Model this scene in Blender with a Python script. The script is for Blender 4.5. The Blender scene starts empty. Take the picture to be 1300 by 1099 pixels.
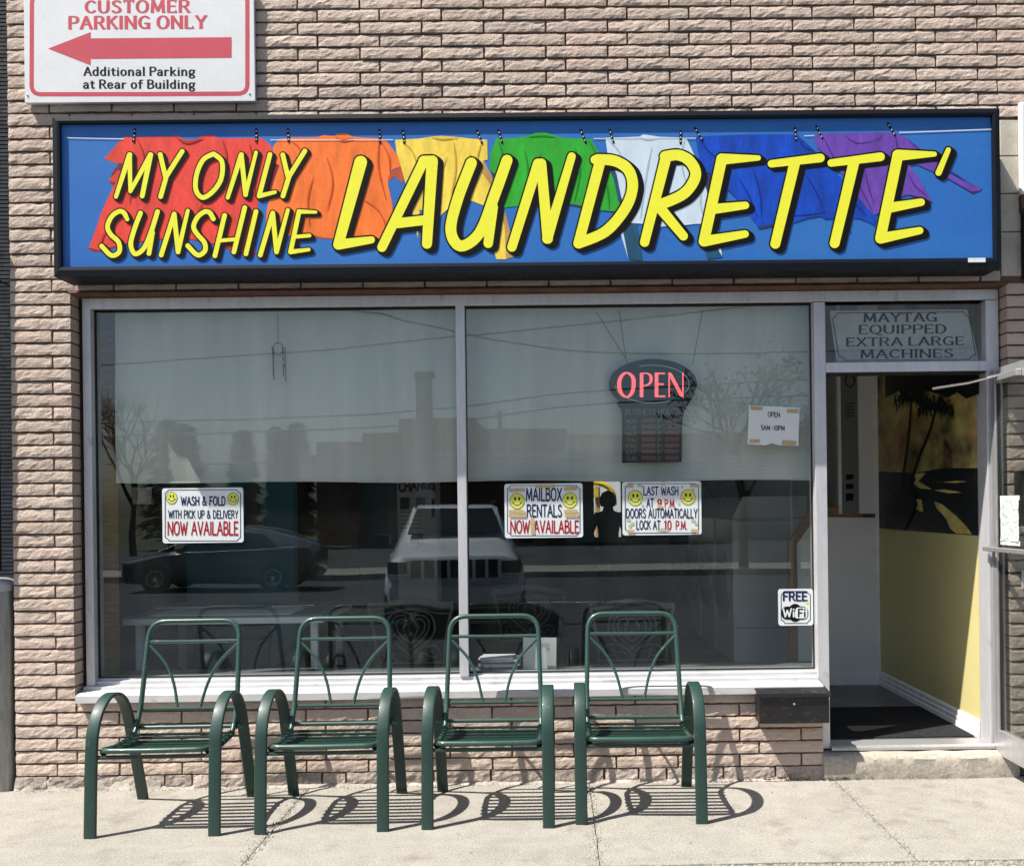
import bpy, math, random
from mathutils import Vector, Euler, Matrix, noise
rnd = random.Random(7)
S = bpy.context.scene
COL = S.collection
PI = math.pi

# ------------------------------------------------------------------ camera, sky, sun, exposure
F, CX, CY, D, H = 1150.0, 709.0, 645.0, 4.83, 1.458
ROLL, YAW = 0.0122, 0.0078
cam = bpy.data.cameras.new('camera'); cam.sensor_width = 36; cam.lens = F / 1300 * 36
cam.shift_x = -(CX - 650) / 1300; cam.shift_y = (CY - 549.5) / 1300
cam.clip_start = 0.05; cam.clip_end = 2000
camo = bpy.data.objects.new('camera', cam); COL.objects.link(camo)
camo.location = (0, -D, H); camo.rotation_euler = (PI/2, ROLL, -YAW)
S.camera = camo
SUN_TO = Vector((-0.55, -0.265, 1.0)).normalized()
w = bpy.data.worlds.new('World'); S.world = w; w.use_nodes = True
nt = w.node_tree; nt.nodes.clear()
sky = nt.nodes.new('ShaderNodeTexSky'); sky.sky_type = 'NISHITA'; sky.sun_disc = False
sky.sun_elevation = math.asin(SUN_TO.z); sky.sun_rotation = math.atan2(SUN_TO.x, SUN_TO.y)
sky.air_density = 1.0; sky.dust_density = 2.0; sky.ozone_density = 1.0
bg = nt.nodes.new('ShaderNodeBackground'); bg.inputs[1].default_value = 0.07
wo = nt.nodes.new('ShaderNodeOutputWorld')
nt.links.new(sky.outputs[0], bg.inputs[0]); nt.links.new(bg.outputs[0], wo.inputs[0])
sl = bpy.data.lights.new('sun', 'SUN'); sl.energy = 5.0; sl.angle = math.radians(0.5); sl.color = (1, .95, .87)
so = bpy.data.objects.new('sun', sl); COL.objects.link(so); so.location = (-6, -3, 12)
so.rotation_euler = SUN_TO.to_track_quat('Z', 'Y').to_euler()
S.view_settings.view_transform = 'Standard'; S.view_settings.look = 'None'
S.view_settings.exposure = 0.82; S.view_settings.gamma = 1; S.view_settings.use_curve_mapping = False
S.render.engine = 'CYCLES'
S.cycles.use_denoising = True
try: S.cycles.denoiser = 'OPENIMAGEDENOISE'
except Exception: pass
S.cycles.max_bounces = 8; S.cycles.transparent_max_bounces = 16; S.cycles.glossy_bounces = 4
S.cycles.caustics_reflective = False; S.cycles.caustics_refractive = False
S.cycles.sample_clamp_indirect = 6

# ------------------------------------------------------------------ pixel of the photograph -> point on a plane of the place
RM = Euler((PI/2, ROLL, -YAW)).to_matrix()
RX, RY, RZ = [tuple(RM[i]) for i in range(3)]
def ray(px, py):
    u, v = px - CX, CY - py
    return [r[0]*u + r[1]*v - r[2]*F for r in (RX, RY, RZ)]
def P(px, py, Y=0.0):
    d = ray(px, py); t = (Y + D) / d[1]
    return (d[0]*t, H + d[2]*t)
def PX(px, py, Y=0.0): return P(px, py, Y)[0]
def PZ(px, py, Y=0.0): return P(px, py, Y)[1]
def G(px, py, z=0.0):
    d = ray(px, py); t = (z - H) / d[2]
    return (d[0]*t, -D + d[1]*t)

# ------------------------------------------------------------------ mesh helpers
class MB:
    def __init__(s): s.v = []; s.f = []
    def add(s, vs, fs):
        n = len(s.v); s.v += [tuple(v) for v in vs]; s.f += [tuple(i + n for i in f) for f in fs]; return s
    def box(s, x0, x1, y0, y1, z0, z1):
        return s.add([(x0,y0,z0),(x1,y0,z0),(x1,y1,z0),(x0,y1,z0),(x0,y0,z1),(x1,y0,z1),(x1,y1,z1),(x0,y1,z1)],
              [(0,3,2,1),(4,5,6,7),(0,1,5,4),(1,2,6,5),(2,3,7,6),(3,0,4,7)])
    def prism(s, pts, y0, y1):          # outline in x, z; front face at y0, back face at y1
        a = sum(p[0]*q[1]-q[0]*p[1] for p, q in zip(pts, pts[1:]+pts[:1]))
        if a < 0: pts = pts[::-1]
        n = len(pts)
        vs = [(p[0], y0, p[1]) for p in pts] + [(p[0], y1, p[1]) for p in pts]
        fs = [tuple(range(n)), tuple(range(2*n-1, n-1, -1))] + [(i, n+i, n+(i+1)%n, (i+1)%n) for i in range(n)]
        return s.add(vs, fs)
    def flat(s, pts, y):                # a single face looking towards -y
        a = sum(p[0]*q[1]-q[0]*p[1] for p, q in zip(pts, pts[1:]+pts[:1]))
        if a < 0: pts = pts[::-1]
        return s.add([(p[0], y, p[1]) for p in pts], [tuple(range(len(pts)))])
    def profx(s, prof, x0, x1):         # closed profile in y, z run along x
        n = len(prof)
        vs = [(x0, p[0], p[1]) for p in prof] + [(x1, p[0], p[1]) for p in prof]
        fs = [tuple(range(n)), tuple(range(2*n-1, n-1, -1))] + [(i, n+i, n+(i+1)%n, (i+1)%n) for i in range(n)]
        return s.add(vs, fs)
    def sweep(s, pts, sec, closed=False, cap=True, up=None, scale=None):
        pts = [Vector(p) for p in pts]; n = len(pts); m = len(sec); vs = []
        T = []
        for i in range(n):
            if closed: t = pts[(i+1) % n] - pts[i-1]
            else: t = pts[min(i+1, n-1)] - pts[max(i-1, 0)]
            T.append(t.normalized())
        if up is None:
            a = Vector((0,0,1)) if abs(T[0].z) < .9 else Vector((1,0,0))
        else: a = Vector(up)
        nn = (a - T[0]*a.dot(T[0])).normalized()
        for i in range(n):
            if up is not None: nn = (Vector(up) - T[i]*Vector(up).dot(T[i])).normalized()
            else: nn = (nn - T[i]*nn.dot(T[i])).normalized()
            b = T[i].cross(nn)
            k = scale[i] if scale else 1
            for (p, q) in sec: vs.append(pts[i] + nn*p*k + b*q*k)
        fs = []
        for i in range(n if closed else n-1):
            for j in range(m):
                fs.append((i*m+j, i*m+(j+1)%m, ((i+1)%n)*m+(j+1)%m, ((i+1)%n)*m+j))
        if cap and not closed: fs += [tuple(range(m-1, -1, -1)), tuple(range((n-1)*m, n*m))]
        return s.add(vs, fs)
    def tube(s, pts, r, seg=10, closed=False, scale=None):
        return s.sweep(pts, [(r*math.cos(2*PI*i/seg), r*math.sin(2*PI*i/seg)) for i in range(seg)], closed, scale=scale)
    def lathe(s, prof, c=(0,0,0), seg=24, axis='z'):
        n = len(prof); vs = []
        for i in range(seg):
            a = 2*PI*i/seg
            for r, z in prof:
                p = (r*math.cos(a), r*math.sin(a), z)
                if axis == 'y': p = (p[0], p[2], p[1])
                if axis == 'x': p = (p[2], p[0], p[1])
                vs.append((p[0]+c[0], p[1]+c[1], p[2]+c[2]))
        fs = [(i*n+j, ((i+1)%seg)*n+j, ((i+1)%seg)*n+j+1, i*n+j+1) for i in range(seg) for j in range(n-1)]
        return s.add(vs, fs)
def mk(name, mb, mat, parent=None, smooth=False, bevel=0, loc=None, mesh=None):
    if mesh is None:
        mesh = bpy.data.meshes.new(name); mesh.from_pydata(mb.v, [], mb.f); mesh.validate(); mesh.update()
        if smooth:
            for p in mesh.polygons: p.use_smooth = True
            try: mesh.set_sharp_from_angle(angle=math.radians(40))
            except Exception: pass
        if mat: mesh.materials.append(mat)
    o = bpy.data.objects.new(name, mesh); COL.objects.link(o)
    if parent is not None: o.parent = parent
    if loc is not None: o.location = loc
    if bevel:
        b = o.modifiers.new('bevel', 'BEVEL'); b.width = bevel; b.segments = 2; b.limit_method = 'ANGLE'; b.angle_limit = math.radians(40)
    if name == 'slat_clips': o['kind'] = 'stuff'
    return o
def tag(o, label, cat, group=None, kind=None):
    o['label'] = label
    if cat: o['category'] = cat
    if group: o['group'] = group
    if kind: o['kind'] = kind
    return o
def root(name, label, cat, loc=(0,0,0), rz=0, group=None):
    o = bpy.data.objects.new(name, None); COL.objects.link(o); o.location = loc; o.rotation_euler.z = rz
    o.empty_display_size = .1
    return tag(o, label, cat, group)
def struct(o): o['kind'] = 'structure'; return o
def copy_tree(o, parent=None):
    c = o.copy(); COL.objects.link(c); c.parent = parent
    for ch in o.children: copy_tree(ch, c)
    return c
def catmull(pts, k=6, closed=False):
    P_ = [Vector(p) for p in pts]; n = len(P_); out = []
    if n < 3: return P_
    for i in range(n if closed else n-1):
        if closed: a, b, c, d = P_[i-1], P_[i], P_[(i+1)%n], P_[(i+2)%n]
        else: a, b, c, d = P_[max(i-1,0)], P_[i], P_[i+1], P_[min(i+2, n-1)]
        for j in range(k):
            t = j / k
            out.append(.5*((2*b) + (c-a)*t + (2*a-5*b+4*c-d)*t*t + (3*b-a-3*c+d)*t**3))
    if not closed: out.append(P_[-1])
    return out
def roundpath(pts, r, k=6):             # polyline with rounded corners
    P_ = [Vector(p) for p in pts]; out = [P_[0]]
    for i in range(1, len(P_)-1):
        a, b, c = P_[i-1], P_[i], P_[i+1]
        rr = min(r, (a-b).length*.49, (c-b).length*.49)
        p, q = b + (a-b).normalized()*rr, b + (c-b).normalized()*rr
        for j in range(k+1):
            t = j/k; out.append(p*(1-t)**2 + b*2*t*(1-t) + q*t*t)
    out.append(P_[-1]); return out
def rrect(x0, z0, x1, z1, r, k=4):
    out = []
    for cx, cz, a in ((x1-r, z1-r, 0), (x0+r, z1-r, 90), (x0+r, z0+r, 180), (x1-r, z0+r, 270)):
        for i in range(k+1):
            t = math.radians(a + 90*i/k); out.append((cx + r*math.cos(t), cz + r*math.sin(t)))
    return out

# ------------------------------------------------------------------ materials
def M(name, col, rough=.6, metal=0, noise_=None, bump=None, coat=0, spec=.5, emit=None, isl=0, streak=None):
    """noise_ = (scale, amount[, stretch xyz]) value variation; bump = (scale, strength[, distance, stretch])"""
    m = bpy.data.materials.new(name); m.use_nodes = True; n = m.node_tree.nodes; L = m.node_tree.links
    b = n['Principled BSDF']; b.inputs['Base Color'].default_value = (*col, 1); b.inputs['Roughness'].default_value = rough
    b.inputs['Metallic'].default_value = metal; b.inputs['Specular IOR Level'].default_value = spec
    if coat: b.inputs['Coat Weight'].default_value = coat; b.inputs['Coat Roughness'].default_value = .08
    if emit: b.inputs['Emission Color'].default_value = (*emit[0], 1); b.inputs['Emission Strength'].default_value = emit[1]
    geo = n.new('ShaderNodeNewGeometry')
    def mapped(st):
        mp = n.new('ShaderNodeMapping'); mp.inputs['Scale'].default_value = st or (1,1,1)
        L.new(geo.outputs['Position'], mp.inputs[0]); return mp.outputs[0]
    def nz(scale, st=None, det=5, rg=.6):
        t = n.new('ShaderNodeTexNoise'); t.inputs['Scale'].default_value = scale; t.inputs['Detail'].default_value = det
        t.inputs['Roughness'].default_value = rg; L.new(mapped(st), t.inputs['Vector']); return t.outputs['Fac']
    def rng(src, a, b_, c, d):
        r = n.new('ShaderNodeMapRange'); r.inputs[1].default_value = a; r.inputs[2].default_value = b_
        r.inputs[3].default_value = c; r.inputs[4].default_value = d; L.new(src, r.inputs[0]); return r.outputs[0]
    def mathn(op, x, y):
        t = n.new('ShaderNodeMath'); t.operation = op
        for i, q in enumerate((x, y)):
            if hasattr(q, 'is_output'): L.new(q, t.inputs[i])
            else: t.inputs[i].default_value = q
        return t.outputs[0]
    fac = None
    if noise_:
        for q in (noise_ if isinstance(noise_, list) else [noise_]):
            f = rng(nz(q[0], q[2] if len(q) > 2 else None), .3, .7, 1-q[1], 1+q[1])
            fac = f if fac is None else mathn('MULTIPLY', fac, f)
    if isl:
        oi = n.new('ShaderNodeObjectInfo')
        s = mathn('FRACT', mathn('ADD', geo.outputs['Random Per Island'], mathn('MULTIPLY', oi.outputs['Random'], 7.31)), 0)
        f = rng(s, 0, 1, 1-isl, 1+isl*.8); fac = f if fac is None else mathn('MULTIPLY', fac, f)
    if fac is not None:
        h = n.new('ShaderNodeMixRGB'); h.blend_type = 'MULTIPLY'; h.inputs[0].default_value = 1
        h.inputs[1].default_value = (*col, 1); cmb = n.new('ShaderNodeCombineColor')
        for i in range(3): L.new(fac, cmb.inputs[i])
        L.new(cmb.outputs[0], h.inputs[2]); L.new(h.outputs[0], b.inputs['Base Color'])
        m['_col'] = 1
        L.new(rng(fac, .7, 1.3, min(1, rough+.08), max(.02, rough-.08)), b.inputs['Roughness'])
    if bump:
        bn = n.new('ShaderNodeBump'); bn.inputs['Strength'].default_value = bump[1]
        bn.inputs['Distance'].default_value = bump[2] if len(bump) > 2 else .01
        L.new(nz(bump[0], bump[3] if len(bump) > 3 else None, 8, .65), bn.inputs['Height']); L.new(bn.outputs[0], b.inputs['Normal'])
    return m
def mixin(m, col2, scale, lo, hi, st=None, det=6):
    """blend a second colour in by noise between lo and hi"""
    n = m.node_tree.nodes; L = m.node_tree.links; b = n['Principled BSDF']; inp = b.inputs['Base Color']
    mx = n.new('ShaderNodeMixRGB'); mx.inputs[2].default_value = (*col2, 1)
    if inp.is_linked: src = inp.links[0].from_socket; L.new(src, mx.inputs[1])
    else: mx.inputs[1].default_value = inp.default_value
    g = n.new('ShaderNodeNewGeometry'); mp = n.new('ShaderNodeMapping'); mp.inputs['Scale'].default_value = st or (1,1,1)
    L.new(g.outputs['Position'], mp.inputs[0])
    t = n.new('ShaderNodeTexNoise'); t.inputs['Scale'].default_value = scale; t.inputs['Detail'].default_value = det; t.inputs['Roughness'].default_value = .65
    L.new(mp.outputs[0], t.inputs['Vector'])
    r = n.new('ShaderNodeMapRange'); r.inputs[1].default_value = lo; r.inputs[2].default_value = hi; L.new(t.outputs['Fac'], r.inputs[0])
    L.new(r.outputs[0], mx.inputs[0]); L.new(mx.outputs[0], inp)
    return m
def glass_mat(name, tint=(.93,.97,.95), ior=1.5, smear=.0, wob=0, rt=(.80,.95,1)):
    m = bpy.data.materials.new(name); m.use_nodes = True; n = m.node_tree.nodes; L = m.node_tree.links
    n.remove(n['Principled BSDF']); out = n['Material Output']
    geo = n.new('ShaderNodeNewGeometry'); mr = n.new('ShaderNodeMapRange')
    mr.inputs[3].default_value = ior; mr.inputs[4].default_value = 1/ior
    L.new(geo.outputs['Backfacing'], mr.inputs[0])
    fr = n.new('ShaderNodeFresnel'); L.new(mr.outputs[0], fr.inputs[0])
    tr = n.new('ShaderNodeBsdfTransparent'); tr.inputs[0].default_value = (*tint, 1)
    gl = n.new('ShaderNodeBsdfGlossy'); gl.inputs['Roughness'].default_value = 0.0; gl.inputs[0].default_value = (*rt,1)
    mx = n.new('ShaderNodeMixShader'); L.new(fr.outputs[0], mx.inputs[0]); L.new(tr.outputs[0], mx.inputs[1]); L.new(gl.outputs[0], mx.inputs[2])
    if wob:
        t = n.new('ShaderNodeTexNoise'); t.inputs['Scale'].default_value = 1.6; t.inputs['Detail'].default_value = 1
        L.new(geo.outputs['Position'], t.inputs['Vector'])
        bn = n.new('ShaderNodeBump'); bn.inputs['Strength'].default_value = wob; bn.inputs['Distance'].default_value = .01
        L.new(t.outputs['Fac'], bn.inputs['Height']); L.new(bn.outputs[0], gl.inputs['Normal'])
    last = mx.outputs[0]
    if smear:     # thin film of dust on the pane
        df = n.new('ShaderNodeBsdfDiffuse'); df.inputs[0].default_value = (.6,.6,.57,1)
        t = n.new('ShaderNodeTexNoise'); t.inputs['Scale'].default_value = 5; t.inputs['Detail'].default_value = 8
        mp = n.new('ShaderNodeMapping'); mp.inputs['Scale'].default_value = (1,1,.35); L.new(geo.outputs['Position'], mp.inputs[0]); L.new(mp.outputs[0], t.inputs['Vector'])
        r = n.new('ShaderNodeMapRange'); r.inputs[1].default_value = .35; r.inputs[2].default_value = .8; r.inputs[4].default_value = smear
        L.new(t.outputs['Fac'], r.inputs[0])
        m2 = n.new('ShaderNodeMixShader'); L.new(r.outputs[0], m2.inputs[0]); L.new(last, m2.inputs[1]); L.new(df.outputs[0], m2.inputs[2]); last = m2.outputs[0]
    L.new(last, out.inputs[0]); return m

m_brick = M('split_brick', (.55,.45,.375), .9, noise_=[(1.1,.07),(9,.10),(140,.16)], bump=(74,.75,.009,(1,1,1.25)), isl=.14, spec=.15)
mixin(m_brick, (.53,.40,.34), 2.2, .45, .75); mixin(m_brick, (.30,.21,.17), 38, .62, .78, (1,1,1.5)); mixin(m_brick, (.36,.28,.235), 2.6, .56, .80, (1.6,1,.5))
m_mortar = M('dark_mortar', (.17,.115,.085), .95, noise_=(60,.3), bump=(150,.4,.004), spec=.1)
m_base = M('rubble_stone', (.40,.34,.30), .95, noise_=[(6,.25),(70,.3)], bump=(30,.9,.015), isl=.18, spec=.15)
m_parge = M('cement_parging', (.44,.40,.35), .95, noise_=[(5,.25),(60,.2)], bump=(28,.8,.012), spec=.15)
m_block = M('limestone_block', (.50,.46,.38), .92, noise_=[(8,.16),(150,.14)], bump=(120,.35,.003), isl=.06)
m_conc = M('sidewalk_concrete', (.335,.315,.28), .93, noise_=[(1.3,.09),(9,.09),(110,.30),(380,.3)], bump=(200,.9,.006), spec=.2)
mixin(m_conc, (.38,.365,.335), 3.0, .50, .85, (1,2.5,1)); mixin(m_conc, (.21,.185,.155), 5.5, .55, .78); mixin(m_conc, (.11,.10,.09), 15, .65, .72)
mixin(m_conc, (.22,.20,.18), 330, .66, .72, det=2)
m_step = M('worn_step_concrete', (.42,.38,.32), .95, noise_=[(4,.12),(60,.2)], bump=(34,.6,.010), spec=.2)
mixin(m_step, (.24,.20,.16), 11, .60, .72)
m_curb = M('pebbly_concrete', (.42,.39,.35), .95, noise_=[(60,.5)], bump=(60,1,.02))
m_dirt = M('joint_dirt', (.24,.215,.18), 1, noise_=(40,.4), bump=(60,.8,.01), spec=.05)
m_asph = M('asphalt', (.062,.066,.072), .9, noise_=[(.5,.2),(120,.25)], bump=(200,.5,.006), spec=.3)
m_road_line = M('road_paint', (.6,.6,.56), .7, noise_=(8,.2))
m_grass = M('grass', (.085,.085,.05), 1, noise_=(3,.4), spec=.1)
m_alu = M('anodised_aluminium', (.66,.655,.68), .42, .35, noise_=[(3,.06),(40,.07,(1,1,.2))], bump=(90,.12,.002))
mixin(m_alu, (.28,.25,.23), 13, .60, .80, (1,1,.4))
m_alu_w = M('pale_aluminium_sill', (.56,.56,.57), .5, .12, noise_=[(3,.07),(50,.08,(.2,1,1))], bump=(90,.12,.002))
mixin(m_alu_w, (.33,.29,.25), 16, .58, .78, (.5,1,1))
m_alu_door = M('door_aluminium', (.52,.52,.53), .36, .6, noise_=[(5,.08),(70,.1,(1,1,.15))], bump=(120,.12,.002))
m_rust = M('rusty_flashing', (.11,.05,.035), .8, noise_=[(8,.35),(80,.3)], bump=(60,.5,.004))
m_gasket = M('black_gasket', (.012,.012,.012), .7)
m_navy = M('dark_navy_frame', (.006,.009,.015), .5, spec=.2, noise_=[(3,.25),(50,.3)], bump=(40,.12,.003))
mixin(m_navy, (.10,.11,.12), 30, .70, .80)
m_blue = M('sign_blue', (.030,.155,.50), .45, noise_=[(1.2,.06),(30,.05)], spec=.3)
mixin(m_blue, (.045,.20,.53), 1.5, .4, .8)
m_yel = M('sign_yellow', (.92,.90,.045), .4, noise_=(20,.03))
m_blk = M('sign_black', (.007,.006,.006), .6, spec=.12)
m_white = M('painted_white', (.80,.81,.82), .4, noise_=[(6,.04),(60,.04)])
m_pink = M('faded_red_print', (.62,.09,.125), .6, spec=.2, noise_=(7,.06))
m_ink = M('black_print', (.010,.010,.010), .6, spec=.12)
def cloth(name, c, k=.12): return M(name, c, .55, spec=.25, noise_=[(5,k*1.7,(2.2,1,.6)),(16,k,(2,1,.8)),(60,k*.4)])
m_sh = dict(red=cloth('print_red', (.80,.065,.045)), orange=cloth('print_orange', (.95,.20,.035)), yellow=cloth('print_yellow', (.90,.66,.09)),
    green=cloth('print_green', (.03,.40,.03)), white=cloth('print_white', (.62,.74,.83), .05), blue=cloth('print_blue', (.008,.065,.47), .2), purple=cloth('print_purple', (.15,.065,.40), .14),
    red_dark=cloth('print_dark_red', (.22,.02,.03)), tan=cloth('print_tan', (.55,.33,.10)), teal=cloth('print_teal', (.02,.09,.17)), orange_dark=cloth('print_rust', (.50,.09,.04)),
    slate=cloth('print_slate', (.03,.045,.10)), purple_dark=cloth('print_plum', (.07,.02,.14)), steel=M('print_steel', (.3,.3,.3), .5), line=M('print_line', (.65,.7,.75), .5))
m_pl = M('plaque_white', (.78,.83,.83), .35, noise_=(9,.03), coat=.3)
m_pnavy = M('plaque_navy', (.012,.016,.085), .6, spec=.15)
m_pred = M('plaque_red', (.42,.008,.022), .6, spec=.15)
m_pyel = M('plaque_yellow', (.74,.75,.09), .45)
m_tape = M('masking_tape', (.56,.40,.20), .7, noise_=(90,.2))
m_stain = M('glue_stain', (.46,.50,.36), .7)
m_glass = glass_mat('window_glass', (.95,.97,.955), 1.66, smear=.014, wob=.05, rt=(.86,.96,1))
m_glass2 = glass_mat('door_glass', (.86,.88,.87), 1.5, smear=.05, rt=(.9,.9,.9))
m_green = M('green_painted_steel', (.013,.042,.034), .48, noise_=[(9,.12),(120,.15)], coat=.12, bump=(180,.12,.002))
mixin(m_green, (.13,.16,.13), 30, .64, .76); mixin(m_green, (.13,.07,.035), 44, .68, .78)
m_greent = M('green_steel_tube', (.026,.070,.056), .38, noise_=[(9,.14),(120,.12)], coat=.15)
mixin(m_greent, (.20,.17,.13), 34, .62, .74); mixin(m_greent, (.13,.06,.03), 52, .66, .76)
m_slat = M('dark_green_slat', (.008,.026,.021), .6, spec=.2, noise_=(20,.15))
m_blackm = M('black_metal', (.008,.009,.011), .5, spec=.2, noise_=(20,.2))
m_bronze = M('cast_bronze_metal', (.10,.085,.07), .5, .3, noise_=(20,.3))
m_cast2 = M('grey_cast_metal', (.12,.115,.11), .5, .2, noise_=(20,.3))
m_mbox = M('black_mailbox_paint', (.010,.010,.011), .4, noise_=[(14,.4),(80,.4)], bump=(60,.35,.006))
mixin(m_mbox, (.09,.09,.09), 22, .58, .80, (1,1,2))
m_galv = M('galvanised_steel', (.30,.30,.29), .45, .7, noise_=[(5,.15),(60,.2,(1,1,.15))], bump=(80,.25,.003))
mixin(m_galv, (.12,.10,.08), 7, .60, .80, (1,1,.3))
m_galvcap = M('cast_bollard_cap', (.42,.43,.45), .5, .5, noise_=(30,.15))
m_side = M('dark_slate_siding', (.024,.029,.036), .75, spec=.2, noise_=[(20,.25)], isl=.2)
m_chrome = M('polished_steel', (.75,.75,.76), .18, 1)
m_carpet = M('grey_floor_mat', (.035,.036,.04), .95, noise_=[(30,.3),(300,.5)], bump=(400,1,.01), spec=.1)
m_lino = M('dark_floor_tile', (.13,.13,.13), .35, noise_=(4,.2))
m_wallw = M('interior_white_paint', (.80,.80,.80), .6, noise_=(2,.04))
m_wally = M('yellow_wainscot_paint', (.62,.55,.25), .55, noise_=(2,.05))
m_teal = M('teal_wall_paint', (.05,.34,.46), .6, noise_=(2,.1))
m_dark = M('dark_interior_wall', (.045,.042,.04), .8)
m_ceil = M('ceiling_tile', (.8,.8,.78), .8)
m_brownp = M('brown_board', (.055,.038,.026), .7, noise_=(14,.5))
m_wood = M('varnished_wood_trim', (.30,.15,.06), .5, noise_=(12,.3,(1,1,6)))
m_paper = M('white_paper', (.78,.80,.80), .6)
m_paper2 = M('crumpled_paper', (.74,.83,.80), .6, bump=(22,1,.03))
m_greyp = M('grey_poster', (.17,.18,.18), .6)
m_washer = M('white_enamel', (.88,.88,.87), .3, noise_=(3,.04))
m_rubber = M('black_rubber', (.015,.015,.015), .6)
m_led = M('led_red', (.3,.02,.03), .4, emit=((1.0,.135,.15), .78))
m_ledoff = M('unlit_hours_bar', (.16,.035,.04), .5)
m_dimtxt = M('unlit_lettering', (.22,.13,.13), .5)
m_ring = M('clear_acrylic_tube', (.42,.44,.44), .3)
m_leaf = M('dead_leaf', (.14,.075,.04), .9, isl=.4)
m_serifk = M('dim_black_print', (.008,.008,.009), .7, spec=.1)
m_oldwhite = M('old_white_panel', (.88,.87,.86), .6, noise_=[(9,.1),(50,.08)])

def curtain_mat():
    m = M('sheer_curtain', (.90,.90,.84), .9, noise_=[(3,.11,(2.2,1,.22)),(300,.05)], bump=(14,.4,.01,(1,1,.25)))
    n = m.node_tree.nodes; L = m.node_tree.links; b = n['Principled BSDF']
    tl = n.new('ShaderNodeBsdfTranslucent'); tl.inputs[0].default_value = (.6,.66,.6,1)
    mx = n.new('ShaderNodeMixShader'); mx.inputs[0].default_value = .25
    L.new(b.outputs[0], mx.inputs[1]); L.new(tl.outputs[0], mx.inputs[2]); L.new(mx.outputs[0], n['Material Output'].inputs[0]); return m
m_curt = curtain_mat()

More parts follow.
